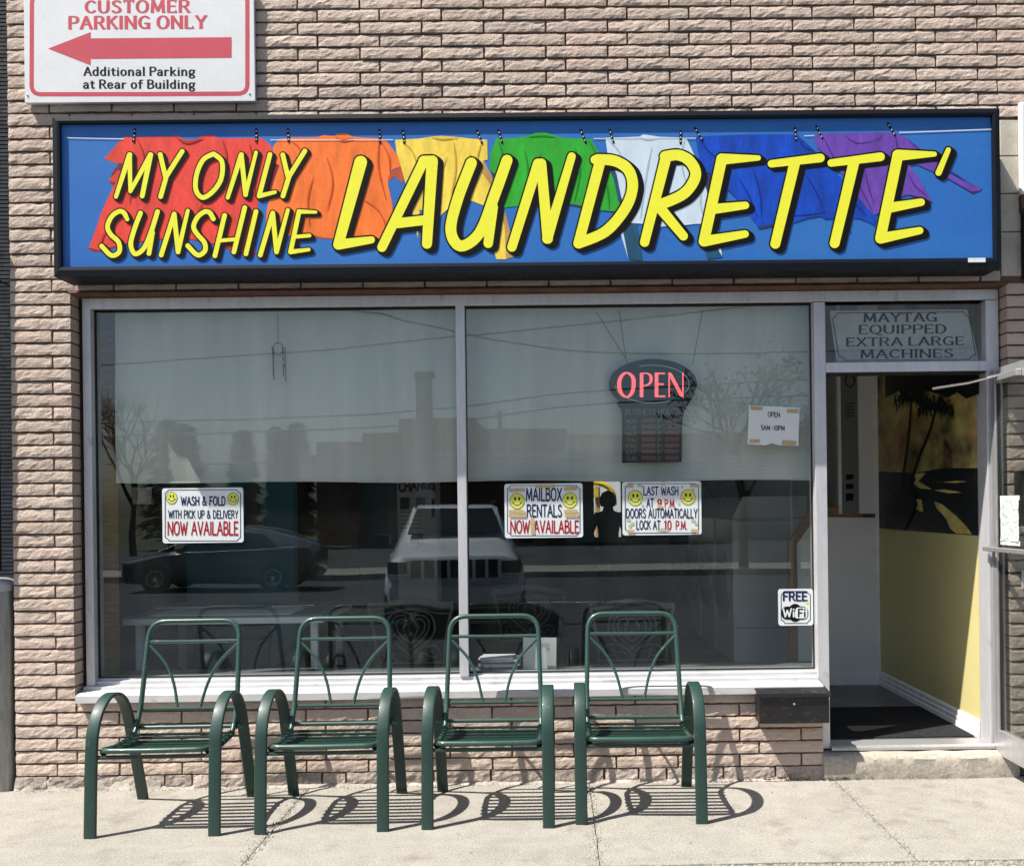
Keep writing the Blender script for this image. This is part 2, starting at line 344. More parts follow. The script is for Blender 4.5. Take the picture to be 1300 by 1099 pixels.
# ------------------------------------------------------------------ lettering made of pen strokes
GL = {
'A':(.66,"0,0 .33,1 .66,0|.12,.36 .54,.36"),'B':(.56,".04,0 .04,1|~.04,1 .3,1 .47,.9 .48,.67 .3,.53 .04,.53|~.04,.53 .34,.53 .54,.4 .54,.13 .34,0 .04,0"),
'C':(.58,"~.56,.84 .42,.97 .28,.98 .1,.82 .02,.5 .1,.18 .28,.02 .42,.03 .56,.16"),'D':(.64,".04,0 .04,1|~.04,1 .28,1 .5,.85 .6,.5 .5,.15 .28,0 .04,0"),
'E':(.5,".04,0 .04,1|.04,1 .48,1|.04,.52 .4,.52|.04,0 .5,0"),'F':(.48,".04,0 .04,1|.04,1 .48,1|.04,.52 .4,.52"),
'G':(.64,"~.6,.84 .46,.97 .3,.98 .1,.82 .02,.5 .1,.18 .3,.02 .46,.04 .6,.14|.6,.02 .6,.42|.4,.42 .64,.42"),
'H':(.62,".04,0 .04,1|.58,0 .58,1|.04,.52 .58,.52"),'I':(.12,".06,0 .06,1"),'K':(.58,".04,0 .04,1|.54,1 .06,.46|.2,.6 .58,0"),
'L':(.48,".04,1 .04,0|.04,0 .48,0"),'M':(.8,".04,0 .1,1|.1,1 .4,.12|.4,.12 .7,1|.7,1 .76,0"),'N':(.66,".04,0 .04,1|.04,1 .62,0|.62,0 .62,1"),
'O':(.68,"~~.34,1 .52,.93 .64,.72 .66,.5 .64,.28 .52,.07 .34,0 .16,.07 .04,.28 .02,.5 .04,.72 .16,.93"),
'P':(.54,".04,0 .04,1|~.04,1 .32,1 .52,.9 .52,.6 .32,.48 .04,.48"),'Q':(.68,"~~.34,1 .52,.93 .64,.72 .66,.5 .64,.28 .52,.07 .34,0 .16,.07 .04,.28 .02,.5 .04,.72 .16,.93|~.3,.04 .5,-.12 .74,-.14"),
'R':(.6,".04,0 .04,1|~.04,1 .32,1 .5,.9 .5,.62 .32,.5 .04,.5|.3,.5 .58,0"),
'S':(.52,"~.48,.86 .38,.97 .24,.99 .09,.9 .07,.72 .2,.57 .36,.46 .48,.3 .46,.12 .3,.01 .14,.02 .03,.14"),
'T':(.56,".28,0 .28,1|0,1 .56,1"),'U':(.62,"~.04,1 .04,.6 .05,.25 .16,.05 .31,0 .46,.05 .57,.25 .58,.6 .58,1"),'V':(.62,"0,1 .31,0 .62,1"),
'W':(.86,"0,1 .22,0|.22,0 .43,.85|.43,.85 .64,0|.64,0 .86,1"),'X':(.6,".02,0 .58,1|.02,1 .58,0"),'Y':(.6,"0,1 .3,.48|.6,1 .3,.48|.3,.48 .3,0"),
'J':(.4,"~.34,1 .34,.5 .33,.15 .2,0 .03,.08"),
'0':(.5,"~~.25,1 .42,.88 .48,.5 .42,.12 .25,0 .08,.12 .02,.5 .08,.88"),'1':(.3,".04,.84 .18,1|.18,1 .18,0"),
'5':(.5,".44,1 .1,1|.1,1 .07,.56|~.07,.56 .25,.62 .44,.5 .46,.2 .3,.01 .04,.08"),'9':(.5,"~~.24,1 .42,.92 .46,.7 .4,.5 .22,.43 .06,.55 .03,.75 .09,.93|~.46,.7 .44,.3 .3,.03 .1,.02"),
'&':(.72,"~.7,.0 .5,.25 .2,.66 .16,.86 .28,1 .42,.9 .4,.72 .12,.42 .04,.2 .16,.02 .34,.02 .54,.2 .64,.46"),'.':(.12,".06,0 .06,.02"),'-':(.4,".04,.42 .34,.42"),"'":(.1,".05,1 .05,.8"),
'a':(.5,"~.06,.56 .2,.66 .36,.62 .42,.46 .42,.2|.42,.4 .42,0|~.42,.38 .18,.36 .04,.22 .08,.04 .24,0 .42,.14"),
'd':(.54,".46,0 .46,1|~.46,.5 .3,.66 .12,.6 .03,.33 .12,.05 .3,0 .46,.14"),'i':(.16,".08,0 .08,.64|.08,.88 .08,.9"),'t':(.36,".15,.86 .15,.12|~.15,.12 .22,.01 .35,.05|0,.64 .33,.64"),
'o':(.54,"~~.27,.66 .44,.58 .5,.33 .44,.08 .27,0 .1,.08 .04,.33 .1,.58"),'n':(.56,".07,0 .07,.64|~.07,.46 .24,.65 .42,.6 .48,.42|.48,.45 .48,0"),'l':(.16,".08,0 .08,1"),
'r':(.38,".07,0 .07,.64|~.07,.42 .18,.62 .36,.6"),'k':(.54,".07,0 .07,1|.46,.64 .09,.28|.2,.38 .5,0"),
'g':(.54,"~~.25,.66 .42,.58 .46,.42 .4,.24 .25,.18 .08,.26 .04,.42 .09,.58|~.1,.24 .06,.08 .4,.02 .5,-.12 .4,-.28 .16,-.3 .04,-.18 .1,-.04|.44,.6 .54,.64"),
'e':(.5,"~.05,.36 .44,.36 .4,.58 .26,.66 .1,.58 .03,.33 .1,.06 .27,0 .46,.12"),'f':(.36,".14,0 .14,.8|~.14,.8 .2,.98 .36,.98|0,.64 .32,.64"),
'u':(.56,"~.08,.64 .08,.2 .18,.02 .34,.02 .48,.16|.48,.64 .48,0"),'R_':(.6,""),
}
def hull(pts):
    pts = sorted(set((round(a, 5), round(b, 5)) for a, b in pts))
    def half(ps):
        o = []
        for p in ps:
            while len(o) > 1 and (o[-1][0]-o[-2][0])*(p[1]-o[-2][1]) - (o[-1][1]-o[-2][1])*(p[0]-o[-2][0]) <= 0: o.pop()
            o.append(p)
        return o[:-1]
    return half(pts) + half(pts[::-1])
class Pen:
    """strokes given in photograph pixels, laid on the plane Y as thin print; every stroke a hair above the last so none share a plane"""
    def __init__(s, Y, flip=False): s.Y = Y; s.mb = MB(); s.k = 0
    def seg(s, a, b, ra, rb=None, off=None, n=10):
        rb = rb or ra
        pts = []
        for (c, r) in ((a, ra), (b, rb)):
            rx, ry = r if isinstance(r, tuple) else (r, r)
            for o in ((0,0),) + ((off,) if off else ()):
                pts += [(c[0]+o[0]+rx*math.cos(2*PI*i/n), c[1]+o[1]+ry*math.sin(2*PI*i/n)) for i in range(n)]
        h = hull(pts); s.k += 1
        if len(h) > 2: s.mb.flat([P(x, y, s.Y) for x, y in h], s.Y - (s.k % 16)*.000008)
    def path(s, pts, r, off=None, n=10):
        for i in range(len(pts)-1):
            ra, rb = (r[i], r[i+1]) if isinstance(r, list) else (r, r)
            s.seg(pts[i], pts[i+1], ra, rb, off, n)
    def poly(s, pts):
        s.k += 1; s.mb.flat([P(x, y, s.Y) for x, y in pts], s.Y - (s.k % 16)*.000008)
    def disc(s, c, rx, ry=None, n=24):
        ry = ry or rx; s.poly([(c[0]+rx*math.cos(2*PI*i/n), c[1]+ry*math.sin(2*PI*i/n)) for i in range(n)])
    def text(s, t, x0, x1, yb, yt, w=.12, serif=0, gap=.17, slope=0.0, thin=None, space=.34):
        """text from x0 to x1; baseline yb, cap line yt (at x0); slope = pixels down per pixel right"""
        tot = sum((GL[c][0] + gap) if c != ' ' else space for c in t) - gap
        hgt = yb - yt; sx = (x1-x0)/tot; cur = 0
        def mp(p): X = x0 + (cur + p[0])*sx; return (X, yb - p[1]*hgt + slope*(X-x0))
        for c in t:
            if c == ' ': cur += space; continue
            wd, strokes = GL[c]
            for st in strokes.split('|'):
                closed = st.startswith('~~'); sm = st.startswith('~'); st = st.lstrip('~')
                pts = [tuple(float(q) for q in p.split(',')) for p in st.split()]
                raw = pts
                if sm: pts = [(v.x, v.y) for v in catmull([(a, b, 0) for a, b in pts], 3, closed)]
                if closed: pts = pts + [pts[0]]
                R = (w*hgt*.5*min(1.25, max(.6, sx/hgt)), (thin or w)*hgt*.5)
                s.path([mp(p) for p in pts], R, n=8)
                if serif and not closed:
                    for e, q in ((raw[0], raw[1]), (raw[-1], raw[-2])):
                        dx, dy = abs(q[0]-e[0]), abs(q[1]-e[1])
                        if not sm and dy > dx*.8 and (min(abs(e[1]), abs(e[1]-1), abs(e[1]-.64)) < .03):
                            a = max(-.02, e[0]-serif); b = e[0]+serif
                            if e[1] == .64 or (e[1] == 1 and c in 'dlk'): b = e[0] + .02
                            s.seg(mp((a, e[1])), mp((b, e[1])), (R[1]*.8, R[1]*.8), n=6)
                        elif not sm and dx > dy and c in 'ETLF' and (abs(e[1]) < .03 or abs(e[1]-1) < .03) and (e[0] > .4 or c == 'T'):
                            d = .16 if e[1] < .5 else -.16
                            s.seg(mp(e), mp((e[0], e[1]+d)), (R[1]*.9, R[1]*.9), n=6)
            cur += wd + gap
    def done(s, name, mat, parent):
        o = mk(name, s.mb, mat, parent)
        if name in ('lettering', 'glue_stain', 'print_lines', 'print', 'clothesline_print', 'slat_clips', 'fold_print', 'light_ring', 'eyes_and_mouth', 'badge_letters'): o['kind'] = 'stuff'
        return o
# ================================================================== ground and street
walk = bpy.data.objects.new('sidewalk', None); COL.objects.link(walk); walk['kind'] = 'structure'
XJ = [-5.2, G(352,1045)[0], G(757,1060)[0], G(1122,1050)[0], 4.9]
YC = -1.13
def slab(x0, x1, y0, y1, z=0.0):
    mb = MB(); g = .0028; nx = max(2, int((x1-x0)/.06)); ny = max(2, int((y1-y0)/.06)); vs = []; fs = []
    for j in range(ny+1):
        for i in range(nx+1):
            x = x0+g+(x1-x0-2*g)*i/nx; y = y0+g+(y1-y0-2*g)*j/ny
            e = min(i, nx-i, j, ny-j)
            zz = z + .0022*noise.noise(Vector((x*2.2, y*2.2, 3))) - (.004 if e == 0 else 0)
            if e == 0 : x += .004*noise.noise(Vector((x*30, y*30, 1))); y += .004*noise.noise(Vector((x*30, y*30, 7)))
            vs.append((x, y, zz))
    for j in range(ny):
        for i in range(nx): fs.append((j*(nx+1)+i, j*(nx+1)+i+1, (j+1)*(nx+1)+i+1, (j+1)*(nx+1)+i))
    n0 = len(vs)
    ring = [i for i in range(nx+1)] + [j*(nx+1)+nx for j in range(1, ny+1)] + [ny*(nx+1)+i for i in range(nx-1, -1, -1)] + [j*(nx+1) for j in range(ny-1, 0, -1)]
    vs += [(vs[i][0], vs[i][1], z-.12) for i in ring]; m_ = len(ring)
    for a in range(m_): fs.append((ring[(a+1) % m_], ring[a], n0+a, n0+(a+1) % m_))
    mb.add(vs, fs); return mb
for a, b in zip(XJ, XJ[1:]):
    mk('slab', slab(a, b, YC, -.004), m_conc, walk, smooth=True)
    mk('slab', slab(a, b, YC-1.1, YC-.03, -.012), m_conc, walk, smooth=True)
mk('joint_bed', MB().box(-5.2, 4.9, YC-1.1, .3, -.14, -.012), m_dirt, walk)
# broken pebbly edge between the two rows of slabs: loose stone chips, nobody could count them
mb = MB()
def chip(mb, x, y, z, s, r=rnd):
    a0 = r.random()*6; n = 5
    top = [(x+s*.6*math.cos(a0+i*2*PI/n)*r.uniform(.7,1.2), y+s*.6*math.sin(a0+i*2*PI/n)*r.uniform(.7,1.2), z+s*.3*r.uniform(.6,1.1)) for i in range(n)]
    bot = [(x+s*math.cos(a0+i*2*PI/n)*r.uniform(.8,1.2), y+s*math.sin(a0+i*2*PI/n)*r.uniform(.8,1.2), z-.004) for i in range(n)]
    mb.add(top+bot, [tuple(range(n))] + [(i, n+i, n+(i+1)%n, (i+1)%n) for i in range(n)])
for i in range(3600):
    x = rnd.uniform(-2.8, 3.2); y = YC - .016 + rnd.gauss(0, .012 if x < .6 else .022)
    chip(mb, x, y, -.008, rnd.uniform(.003, .0085))
o = mk('pebble_edge', mb, m_curb); tag(o, 'crumbling pebbly joint along the front edge of the sidewalk', None, kind='stuff')
mb = MB()
for i in range(1700):
    x = rnd.choice([rnd.uniform(-2.8, 3), rnd.choice(XJ[1:4])+rnd.gauss(0,.02)]); y = rnd.uniform(-1.1, -.05)
    if abs(x-min(XJ, key=lambda q: abs(q-x))) > .1 and rnd.random() < .88: y = -.02-abs(rnd.gauss(0, .03))
    chip(mb, x, y, .002, rnd.uniform(.0012, .004))
o = mk('grit', mb, m_curb); tag(o, 'loose grit scattered over the sidewalk by the wall', None, kind='stuff')

curb = struct(mk('curb', MB().box(-30, 30, YC-1.28, YC-1.1, -.3, -.012), m_curb, bevel=.015))
def zr(y): return -.15 - .018*max(0, -y-2.4)
def gnd(y0, y1, x=60, dz=0):
    mb = MB(); return mb.add([(-x, y0, zr(y0)+dz), (x, y0, zr(y0)+dz), (x, y1, zr(y1)+dz), (-x, y1, zr(y1)+dz)], [(0,1,2,3)])
g_ = MB().add([(-600,600,-.16),(600,600,-.16),(600,YC-1.2,-.16),(-600,YC-1.2,-.16)], [(3,2,1,0)])
struct(mk('ground', g_, m_asph))
g_ = MB().add([(-600,-20,-.6),(600,-20,-.6),(600,-700,-2.2),(-600,-700,-2.2)], [(3,2,1,0)])
struct(mk('far_ground', g_, m_grass))
struct(mk('road', gnd(YC-1.2, -20, 200, .003), m_asph))
mb = MB()
for k in range(-8, 9): mb.add([(k*6-1.5, -12.1, zr(-12.1)+.008), (k*6+1.5, -12.1, zr(-12.1)+.008), (k*6+1.5, -12.0, zr(-12)+.008), (k*6-1.5, -12.0, zr(-12)+.008)], [(0,1,2,3)])
struct(mk('road_markings', mb, m_road_line))
struct(mk('far_sidewalk', MB().box(-60, 60, -23.5, -20.6, -.9, zr(-20)+.13), m_conc))
struct(mk('forecourt', MB().add([(-40,-44,-.42),(30,-44,-.42),(30,-23.5,-.42),(-40,-23.5,-.42)], [(0,1,2,3)]), m_asph))

# ================================================================== brick wall of the shop
wall = root('brick_wall', 'split-face tan brick shopfront wall around the window and doorway', 'wall')
PITCH, BL, GAP = .0676, .3297, .0108
Z0 = PZ(60, 370.8)            # joint that runs level with the window head
XE, XO = PX(407, 369), PX(382, 369)
XL = PX(14.5, 560); XRIGHT = 3.55
XP = PX(93.5, 600); XQ = PX(1279, 600); XS = PX(1046, 930)
ZS = PZ(400, 886); ZTOP = 4.75
sgx0, sgx1, sgz0, sgz1 = PX(67,250,-.205), PX(1270.5,240,-.205), PZ(660,345,-.205), PZ(660,142.5,-.205)
cache = {}
def brick_mesh(length, hgt, var, rough=1.0, depth=.085):
    key = (round(length, 3), round(hgt, 3), var, rough)
    if key in cache: return cache[key]
    r = random.Random(hash(key) & 0xffff); nx = max(3, int(length/.022)); nz = 4
    vs = []; fs = []
    off = Vector((r.random()*50, r.random()*50, r.random()*50))
    for j in range(nz+1):
        for i in range(nx+1):
            u, v = i/nx, j/nz; x = (u-.5)*length; z = (v-.5)*hgt
            e = min(u*length, (1-u)*length)/.02; f = min(v, 1-v)/.2
            k = min(1, e)*.35+.65; k *= min(1, f)*.4+.6
            d = .006*k - .0035*(v-.5) + rough*.0036*noise.noise(off+Vector((x*20, z*30, 0))) + rough*.0028*noise.noise(off+Vector((x*75+z*50, z*80, 5)))
            if i in (0, nx): x += .0025*noise.noise(off+Vector((9, z*60, i)))
            if j in (0, nz): z += .0028*noise.noise(off+Vector((x*30, 4, j)))
            vs.append((x, -.001-max(-.004, d), z))
    W_ = nx+1
    for j in range(nz):
        for i in range(nx): fs.append((j*W_+i, j*W_+i+1, (j+1)*W_+i+1, (j+1)*W_+i))
    ring = list(range(nx+1)) + [j*W_+nx for j in range(1, nz+1)] + [nz*W_+i for i in range(nx-1, -1, -1)] + [j*W_ for j in range(nz-1, 0, -1)]
    n0 = len(vs); vs += [(vs[i][0], depth, vs[i][2]) for i in ring]; m_ = len(ring)
    for a in range(m_): fs.append((ring[a], n0+a, n0+(a+1)%m_, ring[(a+1)%m_]))
    me = bpy.data.meshes.new('brick'); me.from_pydata(vs, [], fs); me.update(); me.materials.append(m_brick)
    cache[key] = (me, vs, fs); return cache[key]
bricks = []
def pieces(row, x0, x1):
    base = XE if row % 2 == 0 else XO
    k = math.ceil((x0-base)/BL - 1e-6); cuts = [x0]
    x = base + k*BL
    while x < x1-.02:
        if x > x0+.02: cuts.append(x)
        x += BL
    cuts.append(x1); return [(a, b) for a, b in zip(cuts, cuts[1:]) if b-a > .03]
nrow_up = int((ZTOP-Z0)/PITCH)
QX0, QX1 = PX(1270, 250), PX(1299, 250); QZ0, QZ1 = PZ(1285, 351), PZ(1285, 152)
for r_ in range(-nrow_up, 40):
    zt = Z0 - r_*PITCH; zb = zt - PITCH; zc = (zt+zb)/2
    if zb < .035: break
    if r_ < 0: spans = [(XL, XRIGHT)]
    elif zt > ZS+.012: spans = [(XL, XP), (XQ, XRIGHT)]
    else: spans = [(XL, XS), (XQ, XRIGHT)]
    for a, b in spans:
        for c, d in pieces(r_, a, b):
            mid = (c+d)/2
            if QZ0 < zc < QZ1 and mid > QX0-.08:
                if c < QX0-.06: d = QX0-.003
                else: continue
            if c > sgx0+.02 and d < sgx1-.03 and sgz0+.03 < zc < sgz1-.03: continue
            if d-c < .03: continue
            bricks.append((c, d, zc, r_))
def inview(c, d, z):
    x = (c+d)/2; u = 700+(x)*238; v = 645-(z-H)*238
    return max(0, min(1300, 700+d*238)-max(0, 700+c*238))*(15 if -5 < v < 1095 else 0)
bricks.sort(key=lambda q: -inview(q[0], q[1], q[2]) + .001*abs(q[2]))
st = MB()
for i, (c, d, zc, r_) in enumerate(bricks):
    ln = d-c-GAP; var = rnd.randrange(9)
    # mitre the bricks that turn into the window and door reveals
    me, vs, fs = brick_mesh(round(ln, 3), PITCH-GAP, var if ln > .2 else var % 3)
    x = (c+d)/2; y = rnd.uniform(-.0015, .0025); z = zc + rnd.uniform(-.001, .001)
    if i < 288 and inview(c, d, zc) > 0:
        o = mk('brick', None, None, wall, mesh=me, loc=(x, y, z)); o.rotation_euler = (0, rnd.uniform(-.004, .004), 0)
    else: st.add([(p[0]+x, p[1]+y, p[2]+z) for p in vs], fs)
o = mk('brick_fill', st, m_brick, wall); o['kind'] = 'stuff'
# limestone quoin blocks beside the big sign
zq = [PZ(1285, q) for q in (152, 198.5, 246, 294.5, 351)]
for a, b in zip(zq, zq[1:]): mk('limestone_block', MB().box(QX0, QX1+.3, -.004, .09, b+.003, a-.003), m_block, wall, bevel=.003)
# backing with the dark raked joints
bk = MB(); zl = Z0; YB = .007
bk.box(XL+.004, XRIGHT, YB, .2, zl-.0, ZTOP); bk.box(XL+.004, XP-.008, YB, .2, 0, zl); bk.box(XQ+.008, XRIGHT, YB, .2, 0, zl)
bk.box(XP-.008, XS-.006, YB, .2, 0, ZS)
mk('mortar', bk, m_mortar, wall)
# last course: rubble and parging against the sidewalk
zlast = min(q[2] for q in bricks) - PITCH/2
x = XL; 
while x < XS-.03:
    ln = rnd.uniform(.1, .34); d = min(x+ln, XS); 
    me, vs, fs = brick_mesh(round(d-x-.012, 3), round(zlast-.004, 3)+.001, rnd.randrange(9), 1.7)
    if d-x > .05:
        o = mk('base_stone', None, None, wall, mesh=me, loc=((x+d)/2, -.004+rnd.uniform(-.004,.006), zlast/2-.001))
        o.rotation_euler = (0, rnd.uniform(-.02, .02), 0)
        if o.material_slots: o.material_slots[0].link = 'OBJECT'; o.material_slots[0].material = m_base
    x = d
def parge(x0, x1, z1, proud=.018, seed=0):
    mb = MB(); nx = int((x1-x0)/.018); nz = 5; vs = []; fs = []
    for j in range(nz+1):
        for i in range(nx+1):
            x = x0+(x1-x0)*i/nx; t = j/nz
            zt = z1*(.8+.35*noise.noise(Vector((x*7, seed, 2)))); z = t*zt - .005
            y = -proud*(1-t*.85)*(.8+.5*noise.noise(Vector((x*12, z*20, seed)))) - .004*noise.noise(Vector((x*40, z*60, seed))) - .003
            if j == nz: y = .012
            vs.append((x, y, z))
    for j in range(nz):
        for i in range(nx): fs.append((j*(nx+1)+i, j*(nx+1)+i+1, (j+1)*(nx+1)+i+1, (j+1)*(nx+1)+i))
    return mb.add(vs, fs)
mk('parging', parge(XL, PX(205, 990), .075, .02, 1), m_parge, wall, smooth=True)
mk('parging', parge(PX(205, 990), XS, .022, .02, 5), m_parge, wall, smooth=True)
mk('parging', parge(PX(1010, 980), XS+.02, .085, .02, 9), m_parge, wall, smooth=True)

# shop building behind the wall (roof, side walls, back), closed so daylight only comes in by the openings
XI0, XI1, YBK, FZ, CZ = -3.0, 2.375, 8.0, .155, 3.0
shell = root('shop_building', 'interior shell of the laundry seen dimly through window and doorway', 'building')
mk('roof', MB().box(-3.1, 3.55, .2, 8.3, 3.9, 4.0), m_dark, shell)
mk('ceiling', MB().box(-3.1, 2.5, .2, 8.0, CZ, CZ+.05), m_ceil, shell)
mk('floor', MB().box(-3.1, 2.5, .2, 8.0, .0, FZ), m_lino, shell)
mk('side_wall', MB().box(-3.1, XI0, .2, 8.0, 0, 3.9), m_teal, shell)
mk('cross_wall', MB().box(XI0, PX(372, 600, 2.3), 2.3, 2.4, FZ, CZ), m_teal, shell)
mk('side_wall', MB().box(XI1, XI1+.1, .125, 8.0, FZ, 3.9), m_wallw, shell)
mk('side_wall', MB().box(XI1+.1, XRIGHT, .2, 8.3, 0, 3.9), m_dark, shell)
# header wall inside above the window
mk('header_wall', MB().box(XP, XI1, .2, .3, Z0+.001, 3.9), m_dark, shell)
# back wall with a window opening
wx0, wx1, wz0, wz1 = PX(754, 640, YBK), PX(789, 640, YBK), PZ(770, 682, YBK), PZ(770, 600, YBK)
bw = MB(); bw.box(-3.1, wx0, YBK, YBK+.15, 0, 3.9); bw.box(wx1, 2.4, YBK, YBK+.15, 0, 3.9); bw.box(wx0, wx1, YBK, YBK+.15, 0, wz0); bw.box(wx0, wx1, YBK, YBK+.15, wz1, 3.9)
mk('back_wall', bw, m_dark, shell)
mk('back_window_pane', MB().box(wx0, wx1, YBK+.06, YBK+.064, wz0, wz1), m_glass2, shell)

# ---- neighbour on the left
nb = root('neighbouring_building', 'dark slate-clad building at the left edge beside the brick pillar', 'building')
mk('wall', MB().box(-6, XL-.004, .15, 6, 0, 5), m_side, nb)
mb = MB()
for i in range(224):
    z = .02 + i*.0215; x = XL-.62 + rnd.uniform(0, .2)
    while x < XL-.01:
        x2 = min(x+.2, XL-.004)
        mb.add([(x, .139, z), (x2-.002, .139, z), (x2-.002, .141, z+.0185), (x, .141, z+.0185), (x, .15, z), (x2-.002, .15, z)], [(0,1,2,3), (4,5,1,0)])
        x += .2
o = mk('slate_course', mb, m_side, nb); o['kind'] = 'stuff'
mk('downpipe', MB().box(XL-.11, XL-.052, -.05, -.005, PZ(2,725), PZ(2,300)), m_blackm, nb, bevel=.008)
mb = MB().tube([(XL-.08, -.05, PZ(2,352)), (XL-.03, -.01, PZ(10,359)), (XL-.002, .0, PZ(14,362))], .004, 6)
mk('cable', mb, m_blackm, nb, smooth=True)

# ---- bollard
bx, by = G(6, 1016); br = .078
by = .045; bx = PX(22.5, 900, by)-br-.002
bol = root('bollard', 'weathered grey steel pipe bollard with domed cap at left edge', 'bollard', (bx, by, 0))
ztb = PZ(8, 742, by)
mk('post', MB().lathe([(br, -.1), (br, ztb)], seg=32), m_galv, bol, smooth=True)
mk('cap', MB().lathe([(br+.004, ztb-.03), (br+.006, ztb-.004), (br+.002, ztb+.012), (br*.8, ztb+.028), (br*.4, ztb+.038), (.0005, ztb+.041)], seg=32), m_galvcap, bol, smooth=True)

# ================================================================== window and door frame
wf = root('storefront_window', 'large two-pane aluminium framed shop window with pale sill', 'window')
YF, YG = .07, .12
def zz(px, py, Y): return PZ(px, py, Y)
x_l0, x_l1, x_l2 = PX(106.5, 600, YF), PX(117, 600, YF), PX(123, 600, YG)
x_m0, x_m1 = PX(580.5, 600, YF), PX(592, 600, YF)
x_r0, x_r1, x_r2 = PX(1031, 600, YG), PX(1035, 600, YF), PX(1049.5, 600, YF)
z_t0, z_t1, z_g = (PZ(300, 377, YF)), PZ(300, 390.5, YF), PZ(300, 393, YG)
z_gb = PZ(400, 856.5, YG)
fr = MB().box(x_l0, x_l1, YF, .18, ZS-.02, z_t0); mk('frame_jamb', fr, m_alu, wf, bevel=.002)
mk('frame_jamb', MB().box(x_l1, x_l2, YF+.022, .17, z_gb-.02, z_t1), m_alu, wf, bevel=.0015)
mk('frame_head', MB().box(x_l1, x_r2, YF-.003, .18, z_t1, z_t0), m_alu, wf, bevel=.002)
mk('frame_head', MB().box(x_l2, x_r0, YF+.02, .17, z_g, z_t1), m_alu, wf, bevel=.0015)
mk('mullion', MB().box(x_m0, x_m1, YF+.003, .17, z_gb-.01, z_g), m_alu, wf, bevel=.002)
mk('frame_jamb', MB().box(x_r1, x_r2, YF-.006, .18, .14, z_t1-.003), m_alu, wf, bevel=.002)
mk('frame_jamb', MB().box(x_r0, x_r1, YF+.02, .17, z_gb-.02, z_t1), m_alu, wf, bevel=.0015)
sp = [(.19, z_gb), (YG-.008, z_gb), (YG-.010, z_gb-.010), (YF+.016, z_gb-.013), (YF+.014, z_gb-.032), (YF-.018, z_gb-.036), (YF-.020, z_gb-.052), (-.022, z_gb-.064), (-.034, z_gb-.068), (-.036, ZS-.002), (-.024, ZS-.004), (-.022, ZS+.004), (.19, ZS+.004)]
mk('sill', MB().profx(sp, x_l0-.006, x_r1-.001), m_alu_w, wf)
for a, b in ((x_l2, x_m0), (x_m1, x_r0)):
    mk('gasket', MB().box(a, a+.004, YF+.04, .13, z_gb, z_g).box(b-.004, b, YF+.04, .13, z_gb, z_g).box(a+.004, b-.004, YF+.04, .13, z_g-.006, z_g).box(a+.004, b-.004, YF+.04, .13, z_gb, z_gb+.005), m_gasket, wf)
    mk('pane', MB().box(a+.004, b-.004, YG, YG+.006, z_gb+.005, z_g-.006), m_glass, wf)
mk('flashing', MB().profx([(.19, Z0+.002), (-.004, Z0+.002), (-.016, Z0-.006), (-.016, Z0-.012), (YF-.012, Z0-.016), (YF-.012, z_t0+.002), (.19, z_t0+.002)], XP-.01, XQ+.01), m_rust, wf)
mk('inner_ledge', MB().box(x_l0, x_r2, .19, .42, ZS-.05, z_gb-.012), m_greyp, wf)
mk('inner_apron', MB().box(x_l0, x_r2, .2, .24, FZ, ZS-.05), m_dark, wf)

dw = root('doorway', 'aluminium framed doorway with transom window over the entrance', 'doorway')
dx0, dx1, dx2 = x_r2, PX(1251, 420, YF), PX(1267, 420, YF)
zh0, zh1 = PZ(1150, 472, YF), PZ(1150, 459.5, YF)
mk('door_jamb', MB().box(dx1, dx2, YF-.006, .18, FZ, z_t1-.003), m_alu, dw, bevel=.002)
mk('door_jamb', MB().box(dx2, XQ+.002, YF+.01, .18, FZ, z_t0), m_alu, dw, bevel=.002)
mk('frame_head', MB().box(x_r2, dx2, YF-.003, .18, z_t1, z_t0), m_alu, dw, bevel=.002)
mk('frame_head', MB().box(x_r2, dx1, YF+.01, .18, PZ(1150, 381, YF), z_t1), m_alu, dw, bevel=.0015)
mk('transom_bar', MB().box(x_r2, dx1, YF-.012, .18, zh0, zh1), m_alu, dw, bevel=.002)
mk('transom_bar', MB().box(x_r2, dx1, YF-.005, .16, zh0-.008, zh0), m_gasket, dw)
mk('transom_pane', MB().box(x_r2, dx1, YG, YG+.006, zh1, PZ(1150, 381, YF)), m_glass2, dw)
mk('threshold', MB().profx([(YF-.035, FZ-.02), (YF-.035, FZ-.006), (YF-.02, FZ+.004), (.17, FZ+.004), (.19, FZ-.02)], x_r2, dx1+.01), m_alu_door, dw)
mk('lock_strike', MB().box(dx0-.001, dx0+.004, .085, .125, PZ(1048,762,.1), PZ(1048,742,.1)), m_gasket, dw)
# rough concrete doorstep
mb = MB(); nx, nz = 60, 8; vs = []; fs = []
sx0, sx1 = XS-.01, XQ+.03
prof = [(-.03, -.01), (-.034, .03), (-.032, .07), (-.028, .105), (-.012, .122), (.02, .128), (.06, .13), (.2, .132)]
for i in range(nx+1):
    x = sx0+(sx1-sx0)*i/nx
    for j, (y, z) in enumerate(prof):
        n1 = noise.noise(Vector((x*9, z*30+y*20, 2))); n2 = noise.noise(Vector((x*30, z*60+y*40, 8)))
        vs.append((x, y + (.008*n1+.003*n2 if j < 6 else 0), z + (.008*n1 if j > 2 else 0)))
W_ = len(prof)
for i in range(nx):
    for j in range(W_-1): fs.append((i*W_+j, (i+1)*W_+j, (i+1)*W_+j+1, i*W_+j+1))
mb.add(vs, fs); mb.add([vs[j] for j in range(W_)], [tuple(range(W_))]).add([vs[nx*W_+j] for j in range(W_)], [tuple(range(W_-1, -1, -1))])
o = mk('doorstep', mb, m_step, smooth=True); tag(o, 'rough crumbling concrete step below the open entrance', 'step')

